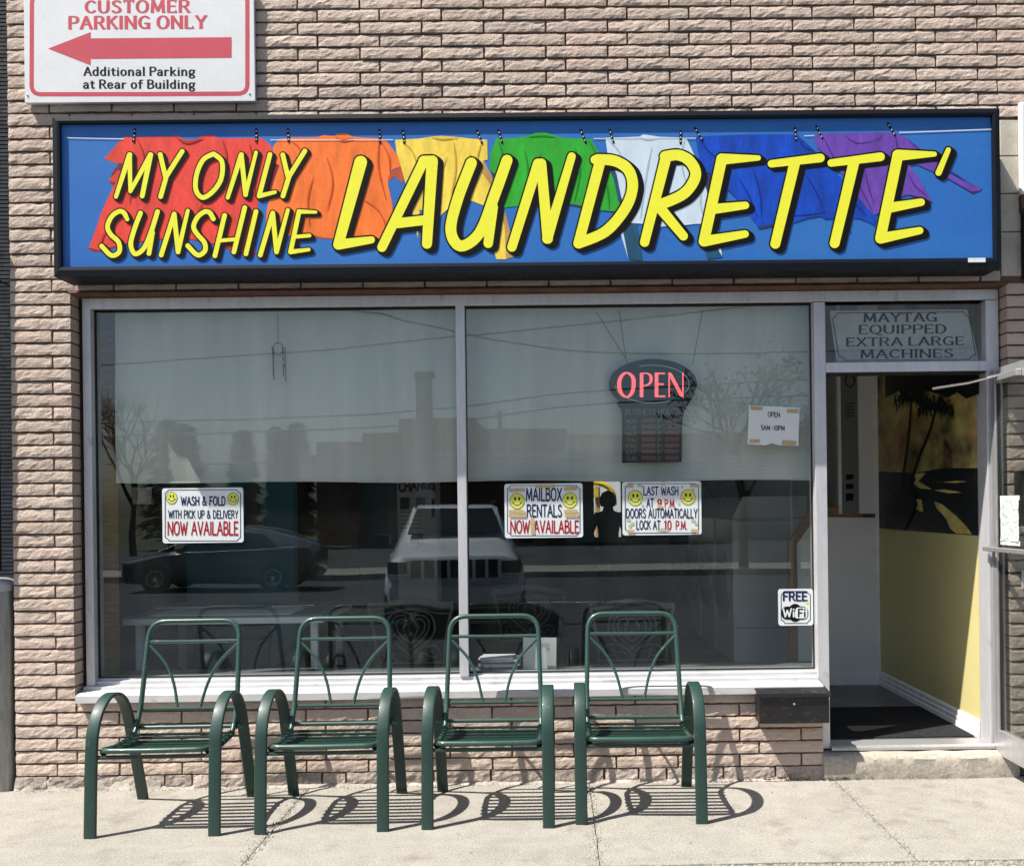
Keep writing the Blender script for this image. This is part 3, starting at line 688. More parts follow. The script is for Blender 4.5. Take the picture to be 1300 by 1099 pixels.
# ---- the open door leaf, swung out to the right
XD = dx1 + .012; ylen = .86
dr = root('open_door', 'glass door in aluminium frame standing wide open, outward at right', 'door', (XD, YF-.012, 0))
zb0, zb1, zt0_, zt1_ = PZ(1250, 955, YF-.02), PZ(1250, 933, YF-.02), PZ(1247, 489, YF-.02), PZ(1247, 470, YF-.02)
T_ = .044
mk('stile', MB().box(0, T_, -.055, 0, zb0, zt1_), m_alu_door, dr, bevel=.003)
mk('stile', MB().box(0, T_, -ylen, -ylen+.055, zb0, zt1_), m_alu_door, dr, bevel=.003)
mk('rail', MB().box(.001, T_-.001, -ylen+.055, -.055, zb0, zb1+.04), m_alu_door, dr, bevel=.003)
mk('rail', MB().box(.001, T_-.001, -ylen+.055, -.055, zt0_, zt1_), m_alu_door, dr, bevel=.003)
mk('glass_pane', MB().box(.019, .025, -ylen+.055, -.055, zb1+.04, zt0_), m_glass2, dr)
mk('gasket', MB().box(.012, .032, -.062, -.055, zb1+.04, zt0_), m_gasket, dr)
zpb = PZ(1255, 697, -.03)
pb = mk('push_bar', MB().box(-.05, -.03, -ylen+.03, .0, zpb-.012, zpb+.012), m_alu_door, dr, bevel=.003)
mk('bracket', MB().box(-.032, .002, -.045, -.02, zpb-.015, zpb+.015), m_alu_door, pb); mk('bracket', MB().box(-.032, .002, -ylen+.02, -ylen+.045, zpb-.015, zpb+.015), m_alu_door, pb)
cl = mk('door_closer', MB().box(-.03, .0, -.34, -.13, zt0_+.004, zt0_+.04), m_alu_door, dr, bevel=.004)
za = zt0_+.02
mk('closer_arm', MB().tube([(-.02, -.16, za+.015), (-.13, -.03, za-.01), (-.29, .045, za-.03)], .008, 8), m_chrome, cl, smooth=True)
ppz0, ppz1 = PZ(1272, 687, -.1), PZ(1272, 634, -.1)
mb = MB(); vs = []; fs = []
for j in range(9):
    for i in range(9):
        y = -.075 - .19*i/8; z = ppz0 + (ppz1-ppz0)*j/8
        vs.append((.015+.004*noise.noise(Vector((y*30, z*25, 3)))-.002, y, z))
for j in range(8):
    for i in range(8): fs.append((j*9+i, j*9+i+1, (j+1)*9+i+1, (j+1)*9+i))
mb.add(vs, fs)
o = mk('taped_notice', mb, m_paper2, smooth=True); o.location = dr.location; tag(o, 'wrinkled white sheet taped to the open glass door', 'notice')
for q in (ppz1-.004, ppz0-.02): mk('tape', MB().box(.0155, .0165, -.27, -.07, q, q+.024), m_oldwhite, o)

# ---- things at the right edge
rx = PX(1295.5, 190, -.04)
o = root('neighbouring_sign_box', 'white sign box cut off by the right edge above the doorway', 'sign')
mk('box', MB().box(rx, rx+.6, -.04, -.005, PZ(1297, 247, -.04), PZ(1297, 128, -.04)), m_white, o, bevel=.015)
mk('underside', MB().box(rx+.006, rx+.6, -.035, -.006, PZ(1297, 268, -.04), PZ(1297, 247, -.04)-.001), m_rust, o)
mk('downpipe', MB().box(rx+.01, rx+.05, -.04, -.014, PZ(1297, 356), PZ(1297, 268)), m_blackm, o)
ex = PX(1290, 640, -.03)
o = root('display_case', 'small dark framed notice case on right pillar behind the open door', 'notice case')
cz0, cz1 = PZ(1296, 668, -.03), PZ(1296, 598, -.03)
mk('case_frame', MB().box(ex, ex+.4, -.03, -.012, cz1-.02, cz1).box(ex, ex+.02, -.03, -.012, cz0, cz1-.02).box(ex+.38, ex+.4, -.03, -.012, cz0, cz1-.02), m_blackm, o)
mk('case_back', MB().box(ex+.02, ex+.38, -.02, -.013, cz0, cz1-.02), m_brownp, o)
mk('case_sill', MB().box(ex-.005, ex+.4, -.045, -.012, cz0-.03, cz0), m_alu_w, o)
o = mk('small_plate', MB().box(PX(1295, 735), PX(1310, 735), -.022, -.014, PZ(1297, 746), PZ(1297, 723)), m_white); tag(o, 'small blank white plate on right brick pillar by the door', 'plate')
# ================================================================== the big shop sign
YS, YSF = -.205, -.184          # front of the frame, printed face
sg = root('shop_sign', 'long blue laundrette sign with yellow hand lettering and shirts on a line', 'sign')
x0, x1, z0, z1 = sgx0, sgx1, sgz0, sgz1
fw = PX(76, 240, YS)-x0; fb = PZ(660, 333, YS)-z0; ft = z1-PZ(660, 151.5, YS)
mk('box', MB().box(x0+.006, x1-.006, YSF+.004, -.012, z0+.012, z1-.004), m_navy, sg)
def mitre(sg):
    ring = [(x0, z0), (x1, z0), (x1, z1), (x0, z1)]; inn = [(x0+fw, z0+fb), (x1-fw, z0+fb), (x1-fw, z1-ft), (x0+fw, z1-ft)]
    for i in range(4):
        j = (i+1) % 4
        a, b, c, d = ring[i], ring[j], inn[j], inn[i]
        mid = [((a[0]*.35+d[0]*.65), (a[1]*.35+d[1]*.65)), ((b[0]*.35+c[0]*.65), (b[1]*.35+c[1]*.65))]
        mb = MB(); v = [(a[0], YS+.004, a[1]), (b[0], YS+.004, b[1]), (mid[1][0], YS, mid[1][1]), (mid[0][0], YS, mid[0][1]), (c[0], YS+.003, c[1]), (d[0], YS+.003, d[1]),
             (d[0], YSF+.006, d[1]), (c[0], YSF+.006, c[1]), (a[0], -.02, a[1]), (b[0], -.02, b[1])]
        mb.add(v, [(0,1,2,3), (3,2,4,5), (5,4,7,6), (8,9,1,0)])
        mk('frame_rail', mb, m_navy, sg)
mitre(sg)
mk('face', MB().flat([(x0+fw-.002, z0+fb-.002), (x1-fw+.002, z0+fb-.002), (x1-fw+.002, z1-ft+.002), (x0+fw-.002, z1-ft+.002)], YSF), m_blue, sg)
mk('maker_tag', MB().box(PX(1229, 331, YS), PX(1251, 331, YS), YS-.0015, YS, PZ(1240, 333, YS), PZ(1240, 327.5, YS)), m_white, sg)
CR = {1: (100, 150), 2: (400, 150), 3: (680, 150), 4: (940, 150)}
def T(c, x, y): return (CR[c][0]+x/4.0625, CR[c][1]+y/4.0625)
def art(name, mat, polys, k):
    for i, q in enumerate(polys):
        p = Pen(YSF - .00018*k - .00001*i); p.poly([T(*a) for a in q]); p.done(name, mat, sg)
def smooth_(c, pts, k=5): return [(v.x, v.y) for v in catmull([(*T(c, x, y), 0) for x, y in pts], k)]
R_ = lambda c, *a: [(c, x, y) for x, y in a]
art('sleeve_print', m_sh['red_dark'], [R_(1, (215,225),(170,285),(160,330),(185,358),(300,300)), R_(1, (1000,190),(1025,215),(1035,250),(1000,375),(920,380)), R_(1,(50,672),(75,690),(110,690),(260,650),(420,628),(560,625),(700,655),(890,715),(920,700),(700,630),(400,600),(100,660))], 1)
art('shirt_print', m_sh['red'], [R_(1, (232,97),(300,98),(480,96),(503,88),(545,112),(600,112),(640,90),(690,90),(722,104),(945,104),(975,125),(995,152),(1000,190),(985,300),(930,380),(922,500),(905,705),(880,708),(700,648),(560,620),(420,622),(250,645),(105,682),(52,668),(100,540),(110,500),(180,350),(235,232),(185,232),(132,208)), R_(1, (205,265),(152,322),(180,332),(230,300))], 2)
art('sleeve_print', m_sh['orange_dark'], [R_(2, (375,290),(440,250),(475,275),(450,335),(410,300),(385,325)), R_(2,(-130,590),(-120,600),(0,618),(90,625),(300,650),(395,668),(418,660),(400,630),(100,590))], 3)
art('shirt_print', m_sh['orange'], [R_(1, (1000,152),(1032,108),(1100,102),(1230,100),(1262,88),(1300,92))+R_(2, (60,92),(105,92),(118,79),(160,80),(200,98),(345,106),(370,120),(412,175),(472,272),(440,250),(400,265),(380,300),(376,345),(398,440),(408,655),(395,664),(300,630),(60,618),(0,606))+R_(1, (1165,590),(1080,608),(960,610),(970,470),(1005,330),(1035,245),(1008,230))], 4)
art('sleeve_print', m_sh['tan'], [R_(2, (870,220),(910,295),(925,350),(895,360),(862,280)), R_(2, (955,460),(980,480),(1002,570),(1032,712),(985,728),(940,600)), R_(2,(430,190),(480,240),(520,330),(515,470),(490,430))], 5)
art('shirt_print', m_sh['yellow'], [R_(2, (412,112),(540,106),(600,96),(650,92),(720,97),(800,106),(888,112),(890,215),(868,220),(862,282),(905,345),(868,450),(800,424),(760,430),(700,455),(650,500),(640,520),(612,522),(600,500),(540,470),(530,620),(505,500),(492,430),(435,220),(420,180)), R_(2, (955,480),(978,560),(985,728),(935,728),(925,690),(935,540))], 6)
art('sleeve_print', m_sh['slate'], [R_(2, (903,262),(945,280),(960,330),(915,300)), R_(3, (385,270),(420,275),(450,440),(440,590),(410,330)), R_(3, (-60,452),(0,452),(150,445),(300,475),(430,488),(430,478),(250,440))], 7)
art('shirt_print', m_sh['green'], [R_(2, (935,106),(1040,103),(1100,92),(1135,78),(1165,73),(1200,78),(1250,95))+R_(3, (150,104),(285,108),(325,175),(355,200),(385,270),(415,350),(432,430),(428,482),(370,478),(300,472),(250,455),(190,443),(120,446),(60,452),(0,448),(-100,455))+R_(2, (975,462),(940,300),(902,268),(905,180))], 8)
art('sleeve_print', m_sh['teal'], [R_(3, (450,535),(522,542),(552,735),(482,728),(440,590)), R_(3, (840,560),(905,560),(962,700),(962,718),(885,728)), R_(3, (395,270),(425,300),(440,420),(425,430))], 9)
art('shirt_print', m_sh['white'], [R_(3, (360,102),(440,100),(535,96),(555,85),(580,88),(640,97),(775,102),(800,150),(835,230),(880,320),(890,470),(885,548),(830,545),(770,552),(640,560),(590,548),(485,540),(470,520),(440,400),(418,290),(372,190)), R_(3, (440,540),(452,590),(478,726),(470,700),(440,600)), R_(3, (915,530),(940,560),(962,712),(948,690),(900,560))], 10)
art('sleeve_print', m_sh['slate'], [R_(3, (850,280),(900,290),(920,330),(885,380)), R_(3, (1140,560),(1155,572),(1240,550),(1230,540)), R_(4, (90,560),(100,572),(155,560),(260,545),(340,520),(440,500),(450,475),(420,480),(330,500)), R_(4,(640,520),(690,555),(700,520))], 11)
art('shirt_print', m_sh['blue'], [R_(3, (825,96),(1000,88),(1056,86))+R_(4, (120,84),(270,85),(300,92),(400,185),(470,260),(560,350),(640,440),(700,505),(690,550),(620,520),(545,510),(440,522),(410,505),(350,512),(255,545),(155,548),(96,562),(60,520))+R_(3, (1040,420),(990,370),(940,300),(850,270),(840,190))], 12)
art('sleeve_print', m_sh['purple_dark'], [R_(4, (545,520),(560,560),(572,590),(540,592)), R_(4, (800,410),(870,392),(900,408),(990,438),(985,425),(880,375)), R_(4, (1045,298),(1200,388),(1245,362),(1190,370),(1060,290))], 13)
art('shirt_print', m_sh['purple'], [R_(4, (376,90),(400,82),(540,78),(620,77),(722,74),(800,76),(850,100),(940,165),(1070,290),(1150,325),(1246,358),(1232,375),(1190,378),(1060,305),(900,235),(868,240),(920,310),(988,430),(900,400),(860,395),(800,412),(740,480),(690,500),(650,460),(600,395),(560,330),(500,260),(440,190),(395,150))], 14)
FOLD = {'red': ((.52,.035,.03), [(1,(300,105),(330,180),(345,300)), (1,(500,98),(560,122),(640,100)), (1,(505,100),(560,128),(640,103)), (1,(640,430),(600,520),(560,610)), (1,(740,110),(760,200),(750,330)), (1,(235,240),(270,330),(260,440)), (1,(150,560),(120,620),(110,680)), (1,(880,130),(900,250),(905,400))]),
 'orange': ((.68,.11,.02), [(1,(1090,112),(1140,160),(1150,240)), (1,(1210,300),(1180,420),(1190,560)), (2,(110,100),(145,112),(195,102)), (2,(105,97),(145,118),(200,106)), (2,(330,115),(325,250),(365,420)), (2,(340,115),(380,200),(385,280)), (2,(60,200),(90,330),(60,480)), (2,(250,420),(330,480),(380,600))]),
 'yellow': ((.66,.44,.05), [(2,(600,98),(660,108),(740,100)), (2,(450,120),(500,170),(530,260)), (2,(680,200),(640,330),(640,470)), (2,(800,180),(780,300),(800,410)), (2,(860,120),(835,220),(862,282)), (2,(715,120),(725,260),(700,400))]),
 'green': ((.015,.24,.02), [(2,(1100,98),(1170,92),(1240,98)), (2,(945,120),(965,180),(960,260)), (2,(1080,160),(1100,300),(1060,440)), (3,(20,180),(60,300),(110,430)), (3,(270,110),(300,160),(315,190)), (3,(200,150),(230,260),(200,430)), (3,(340,260),(370,360),(380,470))]),
 'white': ((.42,.53,.64), [(3,(370,110),(440,190),(480,330)), (3,(530,100),(580,112),(640,102)), (3,(600,150),(570,300),(540,520)), (3,(770,110),(750,220),(790,380)), (3,(860,330),(850,430),(870,530))]),
 'blue': ((.004,.03,.27), [(3,(840,100),(900,180),(980,230)), (4,(60,250),(100,380),(110,520)), (4,(295,100),(330,150),(380,170)), (4,(330,280),(390,380),(430,470)), (4,(250,505),(340,500),(440,485)), (4,(560,380),(600,450),(650,500)), (3,(1040,300),(1100,400),(1150,520))]),
 'purple': ((.075,.028,.22), [(4,(540,92),(600,130),(690,120)), (4,(690,120),(720,105),(725,85)), (4,(430,100),(480,200),(560,300)), (4,(640,260),(660,350),(690,450)), (4,(800,90),(815,160),(870,240)), (4,(860,110),(1000,220),(1190,340)), (4,(870,290),(900,350),(960,400)), (4,(590,300),(640,400),(680,480))])}
for nm, (c_, fl) in FOLD.items():
    fm = M('print_fold_'+nm, c_, .6, spec=.2, noise_=(30,.1)); p = Pen(YSF-.00018*14.7)
    for f_ in fl:
        q = smooth_(f_[0], f_[1:]); n_ = len(q); p.path(q, [.25+.95*math.sin(PI*i/(n_-1)) for i in range(n_)], n=6)
    p.done('fold_print', fm, sg)
p = Pen(YSF-.00018*15)
p.path([T(1,-60,102), T(1,230,108)], .6, n=6); p.path([T(1,990,113), T(2,400,112)], .6, n=6); p.path([T(3,300,106), T(3,825,104)], .6, n=6); p.path([T(4,330,92), T(4,380,90)], .6, n=6); p.path([T(4,820,75), T(4,1295,58)], .8, n=6)
p.done('clothesline_print', m_sh['line'], sg)
p = Pen(YSF-.00018*16); q = Pen(YSF-.00018*17)
for c, x, y, t in ((1,285,90,-.12),(1,915,90,0),(1,1080,90,.06),(2,333,95,.05),(2,457,98,.1),(2,848,98,.4),(2,955,96,.3),(3,245,95,.4),(3,392,95,.3),(3,748,100,0),(3,842,85,.6),(4,285,85,.1),(4,408,75,.5),(4,780,60,.6)):
    a = T(c, x-t*32, y-32); b = T(c, x+t*32, y+32); p = Pen(YSF-.00018*16); p.path([a, b], 1.5, n=6); pg = p.done('clothes_peg_print', m_blk, sg); q = Pen(YSF-.00018*17)
    for f_ in (.15, .5, .8): q.disc((a[0]+(b[0]-a[0])*f_, a[1]+(b[1]-a[1])*f_), .9, 1.0, 6)
    q.done('peg_highlight', m_sh['line'], pg)
# lettering: centre lines with half widths
def smooth(c, pts, k=6): return [(v.x, v.y) for v in catmull([(*T(c, x, y), 0) for x, y in pts], k)]
def line(c, *pts): return [T(c, x, y) for x, y in pts]
r1 = 3.05; words = []
words += [(line(1,(192,405),(262,190)), [2.7,3.4]), (line(1,(262,190),(266,378)), [3.0,2.5]), (line(1,(266,378),(370,190)), [2.5,3.2]), (line(1,(370,190),(327,402)), [3.4,3.1]),
  (line(1,(420,188),(446,300)), r1), (line(1,(533,172),(452,300),(422,405)), r1), (smooth(1, [(695,185),(738,225),(735,310),(695,375),(640,410),(604,370),(608,290),(642,215),(695,185)]), r1),
  (line(1,(768,410),(838,190)), [2.6,3.3]), (line(1,(838,190),(860,395)), r1), (line(1,(860,395),(914,178)), [2.8,2.4]), (line(1,(986,188),(930,402)), r1), (line(1,(930,402),(1012,382)), [3,2.3]),
  (line(1,(1052,190),(1078,300)), r1), (line(1,(1166,170),(1085,300),(1053,402)), r1),
  (smooth(1, [(250,522),(232,488),(205,482),(168,510),(148,560),(165,600),(205,640),(208,690),(168,708),(118,660)]), [2.6]*3+[3.0]*60), (smooth(1, [(318,490),(288,570),(268,650),(290,700),(335,672),(372,590),(406,482)]), r1), (line(1,(380,590),(362,698)), r1),
  (line(1,(425,706),(492,495)), r1), (line(1,(492,495),(512,690)), r1), (line(1,(512,690),(562,478)), [3,2.5]),
  (smooth(1, [(694,520),(675,488),(648,484),(612,512),(592,560),(612,600),(648,642),(650,685),(612,706),(562,658)]), r1),
  (line(1,(752,502),(702,710)), r1), (line(1,(856,462),(800,690)), r1), (line(1,(728,632),(815,624)), [2.4,2.4]), (line(1,(914,482),(862,700)), r1),
  (line(1,(936,706),(1000,490)), r1), (line(1,(1000,490),(1020,690)), r1), (line(1,(1020,690),(1078,474)), [3,2.5]),
  (line(1,(1136,482),(1222,485)), [2.9,2.0]), (line(1,(1136,482),(1092,690)), r1), (line(1,(1092,690),(1186,678)), [3,2.3]), (line(1,(1115,612),(1190,606)), 2.4)]
B = 7.0; big = []
big += [(line(2,(235,228),(120,652)), [8.2,6.6]), (line(2,(120,652),(290,628)), [6.6,4.6]),
  (line(2,(345,666),(560,222)), [6.0,6.2]), (line(2,(560,222),(604,222)), [6.8,7.0]), (line(2,(604,222),(577,648)), [7.2,6.4]), (line(2,(425,542),(560,527)), [6.4,6.2]),
  (smooth(2, [(806,232),(735,420),(700,580),(752,660),(850,590),(925,400),(990,218)]), 7.0), (line(2,(915,460),(893,646)), [7,6.0]),
  (line(2,(1015,665),(1150,235)), [6,6.5]), (line(2,(1150,235),(1166,235),(1200,622)), [6.5,6.5,6.6]), (line(3,(60,622),(186,198)), [6.6,5.2]),
  (line(3,(305,215),(345,215)), [5.5,6.2]), (line(3,(335,215),(222,642)), [7,6.6]), (smooth(3, [(320,214),(410,222),(480,270),(500,360),(460,470),(360,585),(222,645)]), 6.9),
  (line(3,(672,205),(562,640)), [7,6]), (smooth(3, [(668,198),(740,192),(800,228),(825,300),(765,390),(640,448)]), 6.9), (line(3,(640,462),(762,608)), [6.8,5.8]),
  (line(3,(960,212),(1148,206)), [7.2,3.4]), (line(3,(960,212),(868,635)), [7.0,6.8]), (line(3,(868,635),(1080,598)), [6.8,4.8]), (line(3,(925,468),(1082,450)), [6.4,4.8]),
  (line(4,(160,236),(412,206)), [4.8,5.6]), (line(4,(280,232),(180,648)), [7,6.4]), (line(4,(468,232),(722,200)), [4.8,5.6]), (line(4,(586,226),(486,645)), [7,6.4]),
  (line(4,(812,192),(1000,186)), [7.2,3.2]), (line(4,(812,192),(722,620)), [7,6.8]), (line(4,(722,620),(925,580)), [6.8,4.6]), (line(4,(772,462),(932,434)), [6.4,4.8]), (line(4,(1072,164),(1022,282)), [3.2,4.0])]
for lst, off, o_ in ((words, (3.7, 2.7), 1.5), (big, (5.6, 3.8), 2.0)):
    cnt = (4,2,1,3,2,2,1,2,3,1,3,1,3,4) if lst is words else (2,4,2,3,3,3,4,2,2,4,1); ends = [sum(cnt[:i+1]) for i in range(len(cnt))]
    kb = Pen(YSF-.00018*18); ky = Pen(YSF-.00018*20)
    for li, (pts, r) in enumerate(lst):
        rr = (r if isinstance(r, list) else [r]*len(pts)); rr = (rr + [rr[-1]]*len(pts))[:len(pts)]
        kb.path(pts, [v+o_ for v in rr], off, 12); ky.path(pts, rr, None, 14)
        if li+1 in ends:
            lt = ky.done('letter', m_yel, sg); kb.done('letter_shadow', m_blk, lt); kb = Pen(YSF-.00018*18); ky = Pen(YSF-.00018*20)

# ================================================================== customer parking sign, top left
YC_ = -.035
pk = root('parking_sign', 'white customer parking sign with red arrow pointing left above shop sign', 'sign')
c0, c1 = P(31.5, 131, YC_), P(324, 129.5, YC_); px1 = P(322, -15, YC_)[0]; zt_ = P(177, -14, YC_)[1]
mk('panel', MB().prism([(c0[0], c0[1]), (c1[0], c1[1]+.004), (px1, zt_), (P(30,-14,YC_)[0], zt_)], YC_, -.012), m_white, pk, bevel=.002)
p = Pen(YC_-.0004)
out = [(v.x, v.y) for v in roundpath([(177,119.7,0),(40,119.9,0),(40.5,-7,0),(314,-9,0),(314,119,0),(177,119.7,0)], 12)]
p.path(out, 2.7, n=8); p.done('border', m_pink, pk)
p = Pen(YC_-.0006); p.poly([(61,62),(115,41),(115,49),(294,47.5),(294,73.5),(115,75),(115,83)]); p.done('arrow', m_pink, pk)
p = Pen(YC_-.0006); p.text('CUSTOMER', 109, 240, 16.5, 1.5, .23, .10, .24, -.006, thin=.12); p.text('PARKING ONLY', 88, 261, 37, 21.5, .23, .10, .24, -.006, thin=.12); p.done('lettering', m_pink, pk)
p = Pen(YC_-.0006); p.text('Additional Parking', 107, 247, 96, 85.5, .2, .09, .2, 0, thin=.13); p.text('at Rear of Building', 106, 247, 112.3, 101.8, .2, .09, .2, 0, thin=.13); p.done('lettering', m_ink, pk)
for x, y in ((35, 121.5), (317, 119.5)): mk('screw', MB().lathe([(.0005,-.004),(.004,-.003),(.0055,0)], (PX(x,y,YC_), YC_, PZ(x,y,YC_)), 10, 'y'), m_galv, pk)

# ================================================================== plaques inside the window
YP = .112
def plaque(name, label, box, group=None):
    a, b, c, d = box       # x0, y0, x1, y1 in the photograph
    r = root(name, label, 'sign', group=group)
    A, B_ = P(a, d, YP), P(c, b, YP)
    mk('board', MB().prism(rrect(A[0], A[1], B_[0], B_[1], .014), YP, YP+.004), m_pl, r)
    p = Pen(YP-.0008); i = 3.2; n_ = 4.5; X0, Y0, X1, Y1 = a+i, b+i, c-i, d-i
    pts = [(X0+n_,Y0),(X1-n_,Y0),(X1-n_+.6,Y0+2),(X1,Y0+n_),(X1,Y1-n_),(X1-2.2,Y1-2.6),(X1-n_,Y1),(X0+n_,Y1),(X0+n_-.6,Y1-2),(X0,Y1-n_),(X0,Y0+n_),(X0+2.2,Y0+2.4),(X0+n_,Y0)]
    p.path(pts, .45, n=6); p.done('border', m_pnavy, r); return r
def smiley(r, x, y, R, ry=None):
    ry = ry or R*1.1
    p = Pen(YP-.0010); p.disc((x, y), R+.6, ry+.6); k = p.done('smiley_face', m_ink, r)
    p = Pen(YP-.0016); p.disc((x, y), R, ry); p.done('face_disc', m_pyel, k)
    p = Pen(YP-.0022); p.disc((x-R*.3, y-ry*.32), R*.14, ry*.24, 10); p.disc((x+R*.3, y-ry*.32), R*.14, ry*.24, 10)
    p.path([(x-R*.62, y+ry*.2), (x-R*.3, y+ry*.46), (x, y+ry*.54), (x+R*.3, y+ry*.46), (x+R*.62, y+ry*.2)], .35, n=6)
    p.path([(x-R*.75, y+ry*.18), (x-R*.5, y+ry*.14)], .35, n=6); p.path([(x+R*.75, y+ry*.18), (x+R*.5, y+ry*.14)], .35, n=6); p.done('eyes_and_mouth', m_ink, k)
    p = Pen(YP-.0028); p.poly([(x-R*.42, y+ry*.3), (x+R*.42, y+ry*.3), (x+R*.2, y+ry*.45), (x-R*.2, y+ry*.45)]); p.done('teeth', m_pl, k)
def txt(r, mat, *rows):
    p = Pen(YP-.0012)
    for (t, a, b, yb, yt, w_) in rows: p.text(t, a, b, yb, yt, w_, 0, .16, space=.42)
    p.done('lettering', mat, r)
def tape(r, *q):
    for (x, y, w_, h_, s_) in q:
        p = Pen(YP-.0034); p.poly([(x, y), (x+w_, y-s_), (x+w_+.5, y+h_-s_), (x+.3, y+h_)]); p.done('tape', m_tape, r)
r = plaque('window_plaque', 'white wash and fold plaque with two smileys in the left pane', (206.5, 618.5, 308.5, 689.5))
smiley(r, 218, 632, 6.6, 7.4); smiley(r, 296, 633, 6.6, 7.4)
txt(r, m_pnavy, ('WASH & FOLD', 230, 286, 641, 630.5, .18), ('WITH PICK UP & DELIVERY', 214, 302, 657.5, 648, .16)); txt(r, m_pred, ('NOW AVAILABLE', 213, 302, 678.5, 662.5, .16))
r = plaque('window_plaque', 'white mailbox rentals plaque patched with brown tape right of the mullion', (641, 613, 739.5, 683))
smiley(r, 656.5, 636, 8.8, 9.6); smiley(r, 723.5, 635, 8.8, 9.6)
txt(r, m_pnavy, ('MAILBOX', 668, 713, 635, 620, .16), ('RENTALS', 669, 713, 655.5, 641, .16)); txt(r, m_pred, ('NOW', 648, 672, 676, 661, .16), ('AVAILABLE', 678, 734.5, 676, 661, .16))
tape(r, (646,620,20,4.5,1), (680,615,24,4,0), (716,618,16,4.5,.5), (646,647,20,4.5,0), (646,652,22,4.5,0), (716,647,17,4.5,.5), (717,652,17,4.5,.5), (673.5,658,5,20,0))
r = plaque('window_plaque', 'white last wash plaque with stained corners near the open sign', (790.5, 610.5, 890, 679.5))
smiley(r, 806.5, 632, 8.8, 9.6); smiley(r, 873.5, 631, 8.8, 9.6)
txt(r, m_pnavy, ('LAST WASH', 817, 861, 628, 618, .17), ('AT', 821, 829.5, 643.5, 633, .17), ('DOORS AUTOMATICALLY', 795, 885, 657, 646, .165), ('LOCK AT', 808, 838, 671.5, 661, .17))
txt(r, m_pred, ('9', 835, 839.5, 643, 634, .2), ('P.M.', 844, 857.5, 643.5, 634, .17), ('10', 843.5, 852, 671.5, 661, .17), ('P.M.', 858, 872, 671.5, 661.5, .17))
tape(r, (795,614.5,9,4,0), (876,614.5,12,4,.5), (796,672.5,9,4,0), (877,671.5,9,4,0), (834.5,640,6.5,5,0))
p = Pen(YP-.0011)
for x, y, R in ((811,616,2.5),(815,617,2),(842,614,4),(866,618,1.6),(798,660,3),(803,665,3),(800,668,2.4),(880,661,3),(884,665,2.5),(816,642,1.9),(862,640,1.6),(842,672.5,9),(880,622,2)): p.disc((x, y), R, min(R, 2.4), 9)
p.done('glue_stain', m_stain, r)
r = plaque('wifi_plaque', 'small square free wifi plaque low in the right pane', (988.5, 747, 1032, 794))
txt(r, m_pnavy, ('FREE', 994.5, 1024.5, 762, 751.5, .2))
p = Pen(YP-.0012); p.disc((1009.5, 777.5), 9.2, 11.5, 20)
for a in (0,): p.mb.flat([P(x, y, YP-.0016) for x, y in [(q.x, q.y) for q in roundpath([(1009,769.5,0),(1026,769.5,0),(1026,786,0),(992,786,0),(992,769.5,0),(1009,769.5,0)], 7.5, 4)][:-1]], YP-.0016)
k = p.done('wifi_badge', m_ink, r)
p = Pen(YP-.0022); p.poly([(q.x, q.y) for q in roundpath([(1017,770.8,0),(1025,770.8,0),(1025,784.5,0),(1009,784.5,0),(1009,778,0),(1010.5,770.8,0),(1017,770.8,0)], 4, 4)][:-1]); p.done('badge_panel', m_pl, k)
p = Pen(YP-.0028); p.path([(994.5,772.5),(997,782.5),(999.5,774.5),(1002,782.5),(1004.5,772.5)], 1.0, n=6); p.path([(1007.5,776.5),(1007.5,782.5)], 1.0, n=6); p.disc((1007.5,773.3),1.2,1.2,8); p.done('badge_letters', m_pl, k)
p = Pen(YP-.0028); p.path([(1014,782.5),(1014,773)], 1.0, n=6); p.path([(1014,773),(1019,773)], 1.0, n=6); p.path([(1014,777.7),(1018,777.7)], 1.0, n=6); p.path([(1021.7,776.7),(1021.7,782.5)], 1.0, n=6); p.disc((1021.7,773.4),1.2,1.2,8); p.done('badge_letters', m_ink, k)
smk = Pen(YP-.0012); smk.disc((1024.5, 764.5), 2.2, 2.2, 10); smk.done('small_smiley', m_pyel, r)
# the loose sheet OPEN 5AM-10PM
Y2 = .114
o = root('hours_notice', 'white paper with opening times taped to the upper right glass', 'notice')
mk('sheet', MB().prism([P(x, y, Y2) for x, y in ((951,514.5),(1015,517.5),(1013.5,566),(988,565),(979.5,562),(973,565),(949,563.5))], Y2, Y2+.001), m_paper, o)
p = Pen(Y2-.001); p.text('OPEN', 975, 990, 528.6, 523, .17, slope=.05); p.text('5AM -10PM', 966, 996, 545.5, 539.8, .17, slope=.03); p.done('lettering', m_ink, o)
for x, y, w_, h_, s_ in ((953,515.5,15,4.5,-1), (999,519,15,5,-.5), (951.5,557.5,13,4.5,0), (993,558.5,18,6,-1)):
    p = Pen(Y2-.0015); p.poly([(x, y), (x+w_, y-s_), (x+w_, y+h_-s_), (x, y+h_)]); p.done('tape', m_tape, o)

# ---- OPEN light sign
YO = .165
o = root('open_sign', 'black oval light sign with glowing red open letters and hours board', 'light sign')
ov = [(829+56*math.cos(t), 487+31.5*math.sin(t)) for t in [2*PI*i/48 for i in range(48)]]
